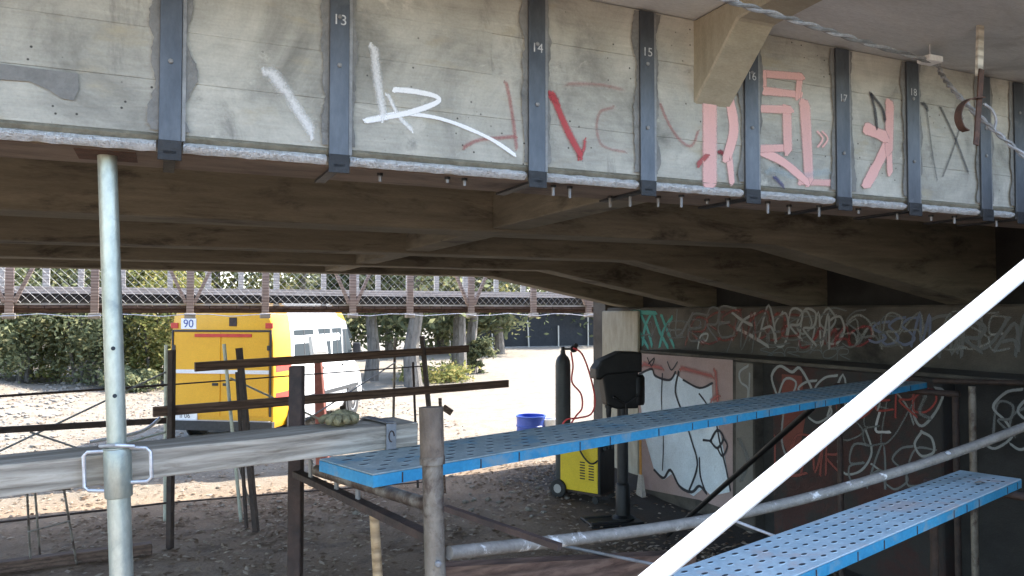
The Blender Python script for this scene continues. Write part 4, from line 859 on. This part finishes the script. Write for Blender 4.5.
# ------------------------------------------------------------------ cable and hanger under the overhang
cp = [PB(690, -18, 1.9), PB(725, -1, 1.95), PB(800, 22, 2.05), PB(870, 44, 2.2), PB(934, 63, 2.42), PB(941, 74, 2.42), PB(955, 92, 2.3), PB(985, 122, 2.2), PB(1024, 156, 2.1), PB(1080, 205, 2.0)]
cab = thing('power_cable', B(3, 2.2, 3.2), 'twisted grey power cable slung under the bridge overhang with a white clip', 'cable')
cl = smoothline(cp, 16); m1 = []; m2 = []
for i, p in enumerate(cl):
    d_ = (cl[min(i + 1, len(cl) - 1)] - cl[max(i - 1, 0)]).normalized(); x_ = d_.cross(ZU).normalized(); y_ = x_.cross(d_); t = i * 0.75
    o_ = (x_ * math.cos(t) + y_ * math.sin(t)) * 0.006; m1.append(p + o_); m2.append(p - o_)
MB().tube(m1, 0.0065, 6).build('strand', CABLE, cab, smooth=True); MB().tube(m2, 0.0065, 6).build('strand', STRAP, cab, smooth=True)
c = PB(930, 60, 2.40); MB().box(c, U * 0.045, V * 0.035, ZU * 0.014).build('clip_box', WPAINT, cab, bevel=0.004); MB().tube([c, sz(c, ZS + 0.01)], 0.004, 6).build('clip_hanger', ZINC, cab)
h0 = PB(980, 10, 2.15); h1 = PB(979, 77, 2.15); hg = thing('pipe_hanger', sz(h1, h1.z - 0.25), 'old pipe hanger strap with a rusty hook under the bridge overhang', 'hanger')
MB().bar(sz(h0, ZS + 0.01), h1, 0.012, 0.036, U).build('strap', WOODP, hg)
MB().bar(h1 + ZU * 0.03 - V * 0.012, PB(976, 145, 2.14), 0.006, 0.03, U).build('lower_strap', RUST, hg)
hk = [PB(x, y, 2.13) for x, y in [(982, 98), (970, 99), (961, 106), (958, 117), (961, 127), (966, 131)]]
mb = MB(); L_ = smoothline(hk, 5)
for i in range(len(L_) - 1): mb.bar(L_[i], L_[i + 1] + (L_[i + 1] - L_[i]) * 0.1, 0.032, 0.005, (L_[i + 1] - L_[i]).cross(V).normalized())
mb.build('hook', RUST, hg)
hk = [PB(x, y, 2.13) for x, y in [(984, 104), (992, 110), (996, 120), (994, 130)]]
MB().tube(smoothline(hk, 4), 0.006, 6).build('hook_wire', CABLE, hg)
for (x, y) in ((962, -2), (1004, -4)): MB().tube([PB(979, 25, 2.16), PB(x, y, 2.16)], 0.003, 5).build('tie_wire', CABLE, hg)

# ------------------------------------------------------------------ welding set, gas cylinder, drill press, barrel, broom
wl0 = PZ(562, 494, 0.0); wx = Vector((0.80, -0.60, 0)).normalized(); wy = Vector((0.60, 0.80, 0)).normalized()
o_ = flat(PZ(557, 497, 0.0)) + wx * 0.05
we = thing('welding_machine', o_ + wx * 0.3, 'yellow welding machine on a wheeled trolley with black front', 'welding machine')
def wb(x0, x1, y0, y1, z0, z1): return MB().hexa([o_ + wx * x + wy * y + ZU * z for z in (z0, z1) for x, y in ((x0, y0), (x1, y0), (x1, y1), (x0, y1))])
wb(0, 0.56, 0, 0.36, 0.12, 0.84).build('cabinet', WYEL, we, bevel=0.012, seg=2)
wb(0.562, 0.60, -0.005, 0.365, 0.11, 0.85).build('front_panel', MBLK, we, bevel=0.008)
wb(0.08, 0.52, 0.05, 0.31, 0.843, 0.87).build('top_cover', MBLK, we, bevel=0.006)
for i, xg in enumerate((0.30, 0.43)):
    for j in range(7): wb(xg, xg + 0.075, -0.004, 0.002, 0.28 + j * 0.034, 0.295 + j * 0.034).build('vent_slot', MBLK, we)
wb(-0.20, 0.60, 0.02, 0.34, 0.085, 0.118).build('trolley_base', DRUST, we, bevel=0.004)
for y in (-0.035, 0.36):
    c = o_ + wx * -0.02 + wy * y + ZU * 0.12
    wh = MB().lathe(c, [(0.05, 0), (0.112, 0.0), (0.12, 0.012), (0.12, 0.03), (0.112, 0.04), (0.05, 0.04)], 20, wy).build('wheel', RUBBER, we, smooth=True)
    MB().lathe(c - wy * 0.004, [(0.058, 0), (0.052, 0.046), (0.01, 0.05)], 14, wy).build('hub', CHROME, wh, smooth=True)
    c = o_ + wx * 0.54 + wy * y + ZU * 0.045; MB().lathe(c, [(0.02, 0), (0.045, 0.002), (0.045, 0.028), (0.02, 0.03)], 14, wy).build('castor', RUBBER, we, smooth=True)
MB().tube(smoothline([o_ + wx * 0.60 + wy * 0.1 + ZU * 0.62, o_ + wx * 0.52 + wy * -0.04 + ZU * 0.50, o_ + wx * 0.40 + wy * -0.05 + ZU * 0.56, o_ + wx * 0.30 + wy * -0.03 + ZU * 0.70, o_ + wx * 0.27 + wy * 0.05 + ZU * 0.86], 5), 0.011, 8).build('power_lead', RUBBER, we, smooth=True)
for j in range(3): MB().lathe(o_ + wx * 0.601 + wy * (0.09 + 0.09 * j) + ZU * 0.68, [(0.028, 0), (0.026, 0.02), (0.01, 0.022)], 12, wx).build('knob', DGREY, we, smooth=True)
MB().tube([o_ + wx * 0.1 + wy * 0.06 + ZU * 0.86, o_ + wx * 0.12 + wy * 0.06 + ZU * 0.92, o_ + wx * 0.46 + wy * 0.06 + ZU * 0.92, o_ + wx * 0.5 + wy * 0.06 + ZU * 0.86], 0.013, 8).build('handle', RUBBER, we, smooth=True)
cc = PD(563, 400, (o_ + wy * 0.44).y + 0.1); cc = flat(cc)
cy = thing('gas_cylinder', cc, 'tall dark grey gas cylinder standing behind the welding machine with red hoses', 'gas cylinder')
tz = PD(563, 349, cc.y).z; r_ = 0.103
MB().lathe(cc, [(r_ * 0.9, 0.0), (r_, 0.03), (r_, tz - 0.22), (r_ * 0.93, tz - 0.16), (r_ * 0.72, tz - 0.11), (r_ * 0.4, tz - 0.075), (0.034, tz - 0.06), (0.034, tz - 0.02)], 24).build('shell', DGREY, cy, smooth=True)
MB().lathe(cc, [(0.026, tz - 0.021), (0.026, tz + 0.03), (0.016, tz + 0.035)], 12).build('valve', MBLK, cy, smooth=True)
rg = cc + Vector((0.12, -0.02, tz + 0.0)); MB().tube([cc + ZU * tz, rg], 0.014, 8).build('regulator_stem', MBLK, cy)
MB().lathe(rg + Vector((0.02, 0.03, 0)), [(0.045, 0), (0.05, 0.01), (0.05, 0.05), (0.03, 0.055)], 14, Vector((0.2, -1, 0.1))).build('regulator', MBLK, cy, smooth=True)
MB().lathe(rg + Vector((0.05, -0.02, 0.05)), [(0.03, 0), (0.03, 0.02)], 14, Vector((0.2, -1, 0.1))).build('gauge', MBLK, cy, smooth=True)
hD = cc.y - 0.12
MB().tube(smoothline([PD(573, 348, hD), PD(582, 354, hD), PD(590, 375, hD), PD(595, 400, hD), PD(591, 414, hD), PD(578, 418, hD), PD(566, 420, hD), PD(560, 430, hD + 0.02)], 6), 0.012, 7).build('hose', HOSE, cy, smooth=True)
MB().tube(smoothline([PD(571, 352, hD), PD(573, 366, hD), PD(572, 382, hD), PD(581, 394, hD), PD(582, 408, hD), PD(576, 416, hD), PD(568, 428, hD), PD(561, 434, hD)], 6), 0.012, 7).build('hose', HOSE, cy, smooth=True)
# drill press
db = flat(PZ(623, 522, 0)); dp = thing('drill_press', db, 'tall black pillar drill with its hood, chuck and round column, on a floor plate', 'drill press')
ex = Vector((-0.97, -0.24, 0)).normalized(); ey = Vector((0.24, -0.97, 0)).normalized()   # ex: towards the spindle
def dbx(x0, x1, y0, y1, z0, z1): return MB().hexa([db + ex * x + ey * y + ZU * z for z in (z0, z1) for x, y in ((x0, y0), (x1, y0), (x1, y1), (x0, y1))])
bp = dbx(-0.18, 0.45, -0.2, 0.2, 0.0, 0.04).build('floor_plate', MBLK, dp, bevel=0.01)
for y in (-0.12, 0.12): dbx(0.02, 0.42, y - 0.02, y + 0.02, 0.041, 0.055).build('plate_rib', BLACKST, dp)
MB().lathe(db, [(0.13, 0.03), (0.13, 0.06), (0.085, 0.09), (0.082, 0.42), (0.07, 0.44), (0.055, 0.45)], 20).build('column_foot', MBLK, dp, smooth=True)
MB().lathe(db, [(0.064, 0.45), (0.064, 1.75)], 20).build('column', BLACKST, dp, smooth=True)
hz = lambda py: PD(610, py, db.y).z
# head casting and belt hood
mb = MB(); mb.prism([db + ex * x + ey * -0.09 + ZU * z for x, z in [(-0.16, hz(408)), (-0.16, hz(362)), (0.28, hz(372)), (0.22, hz(404)), (0.1, hz(408))]], ey * 0.18); hd = mb.build('head', MBLK, dp, bevel=0.02, seg=2)
mb = MB(); mb.prism([db + ex * x + ey * -0.115 + ZU * z for x, z in [(-0.20, hz(372)), (-0.20, hz(352)), (0.05, hz(351)), (0.30, hz(360)), (0.36, hz(368)), (0.36, hz(378)), (0.30, hz(379)), (0.24, hz(374))]], ey * 0.23); mb.build('belt_hood', MBLK, dp, bevel=0.025, seg=2)
MB().lathe(db + ex * 0.17, [(0.035, hz(408)), (0.035, hz(405) - 0.02), (0.045, hz(407)), (0.045, hz(402))][::-1], 14).build('quill', BLACKST, dp, smooth=True)
MB().lathe(db + ex * 0.17, [(0.012, hz(418)), (0.028, hz(416)), (0.033, hz(410)), (0.022, hz(405)), (0.022, hz(401))], 14).build('chuck', BLACKST, dp, smooth=True)
for t in (0.5, 2.6, 4.7):
    p0_ = db + ex * 0.02 + ey * 0.15 + ZU * hz(402); p1_ = p0_ + (ex * math.cos(t) + ZU * math.sin(t)) * 0.16
    hn = MB().tube([p0_, p1_], 0.008, 8).build('feed_handle', BLACKST, dp); MB().lathe(p1_ - (p1_ - p0_).normalized() * 0.02, [(0.008, 0), (0.018, 0.012), (0.016, 0.03), (0.006, 0.036)], 10, (p1_ - p0_)).build('handle_knob', MBLK, hn, smooth=True)
mb = MB(); mb.lathe(db + ex * -0.17, [(0.09, hz(405)), (0.1, hz(402)), (0.1, hz(378)), (0.08, hz(375))], 16); mb.build('motor', MBLK, dp, smooth=True)
# blue half barrel
bb0 = flat(PZ(531, 433, 0)); tb = thing('blue_barrel', bb0, 'low blue plastic barrel with a pale bucket beside it in the sunny yard', 'barrel')
MB().lathe(bb0, [(0.27, 0), (0.285, 0.03), (0.285, 0.13), (0.295, 0.14), (0.295, 0.16), (0.285, 0.17), (0.285, 0.31), (0.3, 0.32), (0.3, 0.35), (0.27, 0.35), (0.265, 0.08), (0.02, 0.06)], 28).build('barrel_wall', BARREL, tb, smooth=True)
bk = flat(PZ(549, 433, 0)); tag(MB().lathe(bk, [(0.12, 0), (0.15, 0.27), (0.16, 0.28), (0.14, 0.28), (0.11, 0.03)], 20).build('white_bucket', WPAINT, None, smooth=True), 'white plastic bucket beside the blue barrel', 'bucket')
# broom against the wall bay
q0 = PA(641, 492, LF - 0.16); q0.z = 0.0; q1 = PA(640, 425, LF - 0.03)
bro = thing('hand_broom', q0, 'broom with an orange handle leaning on the painted wall beside the drill', 'broom')
MB().tube([q0.lerp(q1, 0.28), q1], 0.017, 8).build('handle', ORANGE, bro, smooth=True)
bx_ = (q1 - q0).normalized(); yv = V
mb = MB(); mb.hexa([q0 + yv * s * 0.075 + bx_ * 0.0 + U * t for s, t in ((-1, -0.03), (1, -0.03), (1, 0.03), (-1, 0.03))] + [q0.lerp(q1, 0.3) + yv * s * 0.03 + U * t for s, t in ((-1, -0.018), (1, -0.018), (1, 0.018), (-1, 0.018))]); mb.build('bristles', BRISTLE, bro)

# ------------------------------------------------------------------ the van
def van():
    D0 = 14.0; rc = flat(PD(274, 440, D0)); ph = R(8.5); fwd = Vector((math.sin(ph), math.cos(ph), 0)); rt = Vector((math.cos(ph), -math.sin(ph), 0))
    W = 2.08; o = rc - rt * W / 2; L = 4.9
    t = thing('van', o + fwd * L / 2, 'white van with a yellow rear marked 90, parked beyond the footbridge', 'van')
    def P(x, y, z): return o + rt * (x * 1.0) + fwd * y + ZU * z
    def hw(z):     # half width by height
        tab = [(0.28, 0.97), (0.45, 1.03), (1.2, 1.04), (1.9, 1.02), (2.3, 0.97), (2.52, 0.87), (2.66, 0.68), (2.74, 0.3)]
        if z <= tab[0][0]: return tab[0][1]
        for (a, wa), (b, wb_) in zip(tab, tab[1:]):
            if z <= b: return wa + (wb_ - wa) * (z - a) / (b - a)
        return tab[-1][1]
    # stations along the length: y, top height, width scale
    st = [(0.0, 2.64, 0.985), (0.05, 2.72, 1.0), (0.72, 2.74, 1.0), (3.2, 2.74, 1.0), (3.75, 2.6, 0.985), (4.25, 1.72, 0.97), (4.45, 1.45, 0.96), (4.85, 1.18, 0.92), (4.95, 0.9, 0.9)]
    zl = [0.28, 0.45, 0.8, 1.2, 1.55, 1.9, 2.3, 2.52, 2.66, 2.74]; mb = MB(); rings = []
    for (y, top, sc) in st:
        k = len(mb.v); rings.append(k); f = (top - 0.28) / 2.46; pr = []
        for z in zl:
            zz = 0.28 + (z - 0.28) * f; pr.append((hw(z) * sc, zz))
        for x, z in pr: mb.v.append(P(x, y, z))
        for x, z in reversed(pr): mb.v.append(P(-x, y, z))
    m_ = len(zl) * 2
    for i in range(len(st) - 1):
        mb.cur = 1 if (i in (0, 1)) else (0)
        for j in range(m_):
            mb.cur = 1 if (i in (0, 1) or (i == 3 and 5 < j < 13)) else 0
            mb.face((rings[i] + j, rings[i] + (j + 1) % m_, rings[i + 1] + (j + 1) % m_, rings[i + 1] + j))
    mb.cur = 1; mb.face([rings[0] + j for j in reversed(range(m_))]); mb.cur = 0; mb.face([rings[-1] + j for j in range(m_)])
    mb.build('body', [VANW, VANY], t, smooth=True)
    def side(y0, y1, z0, z1, mat, name, off=0.006, par=t, slant=0.0):
        q = [P(hw(z0) + off, y0, z0), P(hw(z0) + off, y1 + slant, z0), P(hw(z1) + off, y1, z1), P(hw(z1) + off, y0, z1)]
        mb = MB(); mb.hexa([p - rt * 0.02 for p in q] + q); return mb.build(name, mat, par)
    def rear(x0, x1, z0, z1, mat, name, d=0.012, par=t, z1b=None):
        mb = MB(); mb.hexa([P(x0, 0.015, z0), P(x1, 0.015, z0), P(x1, -d, z0), P(x0, -d, z0), P(x0, 0.015, z1), P(x1, 0.015, z1), P(x1, -d, z1), P(x0, -d, z1)]); return mb.build(name, mat, par, bevel=0.004)
    # rear doors
    for s in (-1, 1):
        d = rear(*sorted((s * 0.012, s * 0.93)), 0.5, 2.03, VANY, 'rear_door', 0.014)
        for z in (0.75, 1.7): rear(*sorted((s * 0.90, s * 0.955)), z, z + 0.09, BUMP, 'hinge', 0.03, d)
        rear(*sorted((s * 0.05, s * 0.16)), 1.05, 1.10, BUMP, 'handle', 0.035, d)
    for (x0, x1, z0, z1) in ((-0.98, -0.945, 0.5, 2.07), (0.945, 0.98, 0.5, 2.07), (-0.944, 0.944, 2.036, 2.07)): rear(x0, x1, z0, z1, BUMP, 'door_frame', 0.02)
    rear(-0.52, 0.6, 1.94, 2.0, RED, 'light_strip', 0.03)
    rear(-0.92, 0.94, 1.27, 1.34, VANW, 'cross_bar', 0.03); rear(-0.93, -0.45, 0.42, 0.56, LAMPW, 'number_plate', 0.025)
    text('plate_characters', 'II 06', P(-0.69, -0.026, 0.49), rt, ZU, 0.12, BUMP, t, 0.002)
    rear(-1.04, 1.04, 0.24, 0.41, BUMP, 'rear_bumper', 0.09); rear(-0.98, 0.98, 0.412, 0.425, CHROME, 'bumper_trim', 0.085)
    for s in (-1, 1): rear(*sorted((s * 0.86, s * 1.0)), 2.1, 2.2, RED, 'top_lamp', 0.02)
    n_ = rear(-0.80, -0.50, 2.085, 2.28, LAMPW, 'speed_disc', 0.012); text('speed_number', '90', P(-0.65, -0.013, 2.18), rt, ZU, 0.21, BLUEP, n_, 0.003)
    rear(0.15, 0.3, 2.14, 2.3, DRUST, 'rear_badge', 0.012)
    # side: yellow pillar with red patches, windows, doors, wheels
    for (z0, z1) in ((0.75, 0.92), (1.3, 1.42)): side(0.06, 0.70, z0, z1, RED, 'red_marking', 0.004)
    for (y0, y1, z0, z1, sl_) in ((0.86, 1.8, 1.45, 2.05, 0), (2.05, 2.7, 1.45, 2.05, 0), (2.8, 3.35, 1.45, 2.05, 0), (3.45, 3.72, 1.45, 2.02, 0.28)):
        w = side(y0, y1, z0, z1, GLASS, 'window', 0.008, t, sl_); side((y0 + y1) / 2 - 0.02, (y0 + y1) / 2 + 0.02, z0, z1, BUMP, 'window_bar', 0.012, w)
        side(y0 - 0.04, y1 + 0.04, z0 - 0.045, z0 - 0.004, BUMP, 'window_seal', 0.008, w)
    for y in (1.9, 2.76, 3.4): side(y, y + 0.012, 0.5, 2.1, BUMP, 'door_gap', 0.002)
    side(2.1, 2.24, 1.2, 1.26, BUMP, 'door_handle', 0.03); side(3.3, 3.36, 1.2, 1.25, BUMP, 'door_handle', 0.03); side(0.5, 4.4, 0.66, 0.74, BUMP, 'side_moulding', 0.012)
    mb = MB(); mb.quad(P(-0.86, 3.78, 2.36), P(0.86, 3.78, 2.36), P(0.95, 4.22, 1.76), P(-0.95, 4.22, 1.76)); mb.v = [v + ZU * 0.02 + fwd * 0.03 for v in mb.v]; mb.build('windscreen', GLASS, t)
    for s in (-1, 1):
        for y in (0.95, 4.0):
            c = P(s * 0.90, y, 0.34); ax = rt * s
            w = MB().lathe(c, [(0.2, -0.05), (0.32, -0.05), (0.34, -0.02), (0.34, 0.13), (0.32, 0.16), (0.22, 0.16)], 26, ax).build('wheel', RUBBER, t, smooth=True)
            MB().lathe(c, [(0.21, 0.1), (0.2, 0.165), (0.12, 0.14), (0.05, 0.17), (0.03, 0.175)], 20, ax).build('rim', CHROME, w, smooth=True)
            MB().lathe(c, [(0.36, 0.115), (0.41, 0.115), (0.41, 0.145), (0.36, 0.145)], 26, ax).build('wheel_arch', BUMP, t, smooth=True)
    for s in (-1, 1):
        MB().lathe(P(s * 0.62, 4.93, 0.85), [(0.11, 0), (0.1, 0.03)], 16, fwd).build('headlight', LAMPW, t, smooth=True)
        MB().box(P(s * 1.2, 3.85, 1.55), rt * 0.09, fwd * 0.03, ZU * 0.15).build('mirror', BUMP, t, bevel=0.02)
        MB().bar(P(s * 0.98, 3.88, 1.5), P(s * 1.12, 3.86, 1.53), 0.025, 0.025).build('mirror_arm', BUMP, t)
    MB().box(P(0, 4.98, 0.42), rt * 0.98, fwd * 0.06, ZU * 0.1).build('front_bumper', BUMP, t, bevel=0.02)
    mb = MB(); mb.hexa([P(-0.6, 3.2, 2.73), P(0.6, 3.2, 2.73), P(0.6, 3.6, 2.62), P(-0.6, 3.6, 2.62), P(-0.55, 3.24, 2.85), P(0.55, 3.24, 2.85), P(0.55, 3.5, 2.78), P(-0.55, 3.5, 2.78)]); mb.build('roof_sign', VANY, t, bevel=0.02)
    return t
van()
# red-brown post with a white lamp head, before the van
lp = flat(PZ(324, 470, 0)); lt = thing('lamp_post', lp, 'short red-brown post with a bright white lamp head before the van', 'lamp post')
ltop = PD(318, 356, lp.y)
MB().hexa([lp + Vector((sx * 0.1, sy * 0.1, 0)) for sx, sy in ((-1, -1), (1, -1), (1, 1), (-1, 1))] + [Vector((ltop.x + sx * 0.05, ltop.y + sy * 0.05, ltop.z)) for sx, sy in ((-1, -1), (1, -1), (1, 1), (-1, 1))]).build('post_body', REDPOST, lt, bevel=0.01)
nl = Vector((0.8, -0.75, 0.35)).normalized(); xl = nl.cross(ZU).normalized(); yl = xl.cross(nl); c = sz(ltop, ltop.z + 0.16)
lh = MB().box(c, xl * 0.13, yl * 0.15, nl * 0.05).build('lamp_head', LAMPW, lt, bevel=0.02, seg=2)
MB().box(c + nl * 0.052, xl * 0.10, yl * 0.12, nl * 0.004).build('lamp_glass', LAMPW, lh); MB().tube([ltop - ZU * 0.01, c - yl * 0.12], 0.02, 8).build('lamp_stem', REDPOST, lt)

# ------------------------------------------------------------------ black net fence, trees and shrubs
def fence():
    f0, f1 = PZ(478, 348, 0), PZ(640, 345, 0); d = (f1 - f0); L = d.length; d.normalize(); pr = Vector((-d.y, d.x, 0)); f0 = f0 - d * 3; L += 14
    t = thing('net_fence', (f0 + d * L / 2), 'tall fence of black shade net on pale posts at the back of the yard', 'fence')
    mb = MB(); N = 90; H = 2.9
    for i in range(N + 1):
        for j in range(5):
            p = f0 + d * L * i / N; mb.v.append(Vector((p.x, p.y, 0.05 + (H - 0.05) * j / 4)) + pr * 0.08 * noise.noise((i * 0.35, j * 0.5, 1)))
    for i in range(N):
        for j in range(4): k = i * 5 + j; mb.face((k, k + 5, k + 6, k + 1))
    mb.build('net', NET, t, smooth=True)
    k = 0; x = 1.0
    while x < L: 
        p = f0 + d * x - pr * 0.16; MB().tube([sz(p, -0.1), sz(p + d * random.uniform(-.1, .1), random.uniform(1.4, 2.2))], 0.05, 7).build('post', WOODP, t); x += random.uniform(2.2, 3.4); k += 1
fence()
def leaf_quad(mb, c, s, rg):
    a = Vector((rg.gauss(0, 1), rg.gauss(0, 1), rg.gauss(0, 0.7))).normalized(); b = a.cross(Vector((rg.gauss(0, 1), rg.gauss(0, 1), rg.gauss(0, 1)))).normalized()
    l_ = a * s; w_ = b * s * 0.45; k = len(mb.v); mb.v += [c - l_, c + w_, c + l_, c - w_]; mb.face((k, k + 1, k + 2, k + 3))
def foliage(name, base, H, Rx, z0, nclump, nleaf, size, mat, label, cat, group, seed, trunk_r=0.14, bushy=False, lean=(0, 0), bark=BARK):
    rg = random.Random(seed); base = flat(base); base.z = gz(base.x, base.y)
    t = thing(name, base, label, cat, group)
    top = base + Vector((lean[0], lean[1], H * 0.8)); stems = 1 if not bushy else 5; tips = []
    mbt = MB()
    for s_ in range(stems):
        off = Vector((rg.uniform(-.4, .4), rg.uniform(-.4, .4), 0)) * (Rx * 0.6 if bushy else 0); b0_ = base + off - ZU * 0.1; tp = top + off * 2
        ln = [b0_] + [b0_.lerp(tp, k / 5) + Vector((rg.uniform(-1, 1), rg.uniform(-1, 1), 0)) * 0.08 * H / 5 for k in range(1, 6)]
        r0 = trunk_r * (1 if not bushy else 0.35); mbt.tube(ln, [r0 * 1.25, r0, r0 * 0.85, r0 * 0.7, r0 * 0.5, r0 * 0.2], 8)
        for k in range(5 if not bushy else 2):
            p = ln[2 + k % 4]; an_ = rg.uniform(0, 6.28); q = p + Vector((math.cos(an_) * Rx * 0.75, math.sin(an_) * Rx * 0.75, rg.uniform(0.2, 0.35) * (H - z0)))
            mid = p.lerp(q, 0.5) + ZU * 0.2; mbt.tube([p, mid, q], [r0 * 0.42, r0 * 0.3, r0 * 0.1], 6); tips.append(q)
    mbt.build('trunk', bark, t, smooth=True)
    mb = MB(); cen = []
    for k in range(nclump):
        th = rg.uniform(0, 6.28); ph_ = math.acos(rg.uniform(-1, 1)); rr = rg.uniform(0.35, 1.0) ** 0.5
        cen.append(base + Vector((lean[0], lean[1], 0)) * 0.8 + Vector((math.cos(th) * math.sin(ph_) * Rx * rr, math.sin(th) * math.sin(ph_) * Rx * rr, z0 + (H - z0) * (0.5 + 0.5 * math.cos(ph_) * rr))))
    cen += tips
    for c in cen:
        cr = rg.uniform(0.22, 0.42) * Rx
        for i in range(nleaf):
            d_ = Vector((rg.gauss(0, 1), rg.gauss(0, 1), rg.gauss(0, 0.75))) * cr * 0.55; leaf_quad(mb, c + d_, size * rg.uniform(0.6, 1.3), rg)
    o = mb.build('crown', mat, t); return t
def base_at(px, D): p = PD(px, 312, D); return Vector((p.x, p.y, 0))
# shrubs at the left bank
for i, (px, D, H, rx, mt) in enumerate([(-60, 24, 5.5, 2.2, LEAFG), (8, 23.5, 5.0, 1.9, LEAFG), (52, 25.5, 5.6, 2.1, LEAFY), (92, 24.5, 4.6, 1.6, LEAFG), (128, 27, 5.2, 1.9, LEAFY), (160, 25, 4.8, 1.5, LEAFY)]):
    lab = {0: 'dense green shrub at the outer end of the bank', 1: 'dense grey-green shrub on the leafy bank', 2: 'yellowish shrub rising behind the others on the bank', 3: 'low green shrub on the bank, seen just beside the steel prop', 4: 'tall yellowing shrub on the bank short of the van', 5: 'yellowing shrub right beside the yellow van rear'}[i]
    foliage('shrub', base_at(px, D), H, rx, 0.15, 64, 190, 0.08, mt, lab, 'shrub', 'shrubs along the bank', 30 + i, 0.16, True)
# trees beyond the van
TR = [('slender tree with pale base beneath the footbridge', 471, 31, 7, 1.4, 2.6, LEAFY, 0.22), ('grey-trunked tree standing behind the van nose', 414, 25, 7.5, 2.0, 2.4, LEAFG, 0.25), ('thick leaning trunk between the van and the grey-trunked tree', 371, 27, 7, 2.0, 2.3, LEAFD, 0.22), ('broad tree with grey trunk short of the net fence', 459, 29, 7.5, 2.2, 2.3, LEAFD, 0.26),
      ('tall tree behind the van roof', 300, 32, 9, 3.2, 1.5, LEAFG, 0.25), ('spreading yellow-green tree behind the van rear', 215, 31, 9, 3.2, 1.2, LEAFY, 0.25), ('tall tree at the fence corner', 500, 44, 9, 3.0, 1.0, LEAFD, 0.25), ('dense tree over the net fence', 560, 56, 11, 4.5, 1.5, LEAFD, 0.25), ('dense dark tree behind the abutment end', 625, 57, 11, 4.5, 1.2, LEAFD, 0.25),
      ('thicket tree between the bank shrubs and the yard', 390, 42, 8, 3.2, 0.4, LEAFD, 0.2), ('thicket tree with low crown behind the grey trunks', 440, 46, 8, 3.2, 0.3, LEAFG, 0.2), ('thicket tree with low crown behind the van', 335, 44, 8, 3.4, 0.3, LEAFG, 0.2), ('large dark tree behind the bank', 90, 34, 10, 4.2, 0.5, LEAFD, 0.3), ('large tree at the outer end behind the bank', 0, 33, 10, 4.2, 0.5, LEAFG, 0.3)]
for i, (lab, px, D, H, rx, z0, mt, tr) in enumerate(TR):
    sz_ = 0.12 if D < 33 else 0.17
    foliage('tree', base_at(px, D), H, rx, z0, 62, 110, sz_ * 1.2, mt, lab, 'tree', 'trees behind the yard', 70 + i, tr)
# low growth at the tree feet
def tuft(px, D, H, rx, lab, seed, mt): foliage('low_bush', base_at(px, D), H, rx, 0.02, 18, 70, 0.09, mt, lab, 'bush', 'low growth under the trees', seed, 0.05, True)
tuft(480, 30.5, 1.5, 0.5, 'leafy bush at the foot of the slender tree', 201, LEAFD); tuft(436, 27, 0.4, 1.2, 'low growth between the grey trunks', 202, LEAFY); tuft(135, 23.5, 0.6, 0.7, 'low brush on the bank beside the van', 204, LEAFG)

# ------------------------------------------------------------------ fallen leaves and stones on the earth
def litter():
    rg = random.Random(77); mb = MB(); N = 0
    while N < 14000:
        x, y = (rg.uniform(-9, 4.5), rg.uniform(4.5, 15)) if N < 9500 else (rg.uniform(-22, 2), rg.uniform(15, 30)); p = Vector((x, y, 0)); b = p.dot(V); a = p.dot(U)
        if a > 5.8: continue
        dens = 1.0 if (b < 11 or y > 15) else 0.25
        dens *= 0.12 + 1.1 * max(0, noise.noise((x * 0.6, y * 0.6, 3)) + 0.3 + 0.35 * noise.noise((x * 2.2, y * 2.2, 8)))
        if rg.random() > dens: continue
        s = rg.uniform(0.018, 0.048) * (1.3 if y > 15 else 1); th = rg.uniform(0, 6.28); z = gz(x, y) + 0.008
        dx = Vector((math.cos(th), math.sin(th), rg.uniform(-.25, .25))); dy = Vector((-math.sin(th), math.cos(th), rg.uniform(-.25, .25))); c = Vector((x, y, z + s * 0.25)); k = len(mb.v)
        mb.v += [c - dx * s, c - dx * s * 0.1 + dy * s * 0.6, c + dx * s, c + dx * 0.1 * s - dy * s * 0.55, c + ZU * s * 0.28]
        for q in ((0, 1, 4), (1, 2, 4), (2, 3, 4), (3, 0, 4)): mb.face([k + i for i in q])
        N += 1
    tag(mb.build('leaf_litter', LITTER), 'dry fallen leaves scattered over the shaded earth', 'leaves', kind='stuff')
    mb = MB(); N = 0
    bm = bmesh.new(); bmesh.ops.create_icosphere(bm, subdivisions=1, radius=1); vs_ = [v.co.copy() for v in bm.verts]; fs_ = [[v.index for v in f.verts] for f in bm.faces]; bm.free()
    while N < 2200:
        x, y = rg.uniform(-14, 6), rg.uniform(9, 28); p = Vector((x, y, 0)); a = p.dot(U); b = p.dot(V)
        if a > 5.8 or (b < 15 and rg.random() > 0.35): continue
        s = rg.uniform(0.015, 0.05) * (1.8 if (b > 16 and a < -2) else 1); k = len(mb.v); c = Vector((x, y, gz(x, y) + s * 0.15)); sc = Vector((rg.uniform(.7, 1.4), rg.uniform(.7, 1.4), rg.uniform(.4, .8)))
        mb.v += [c + Vector((v.x * sc.x, v.y * sc.y, v.z * sc.z)) * s * (1 + 0.25 * noise.noise(v * 2 + c)) for v in vs_]
        for f in fs_: mb.face([k + i for i in f])
        N += 1
    tag(mb.build('rubble', STONE), 'pale stones and rubble strewn over the sunny yard', 'stones', kind='stuff')
litter()
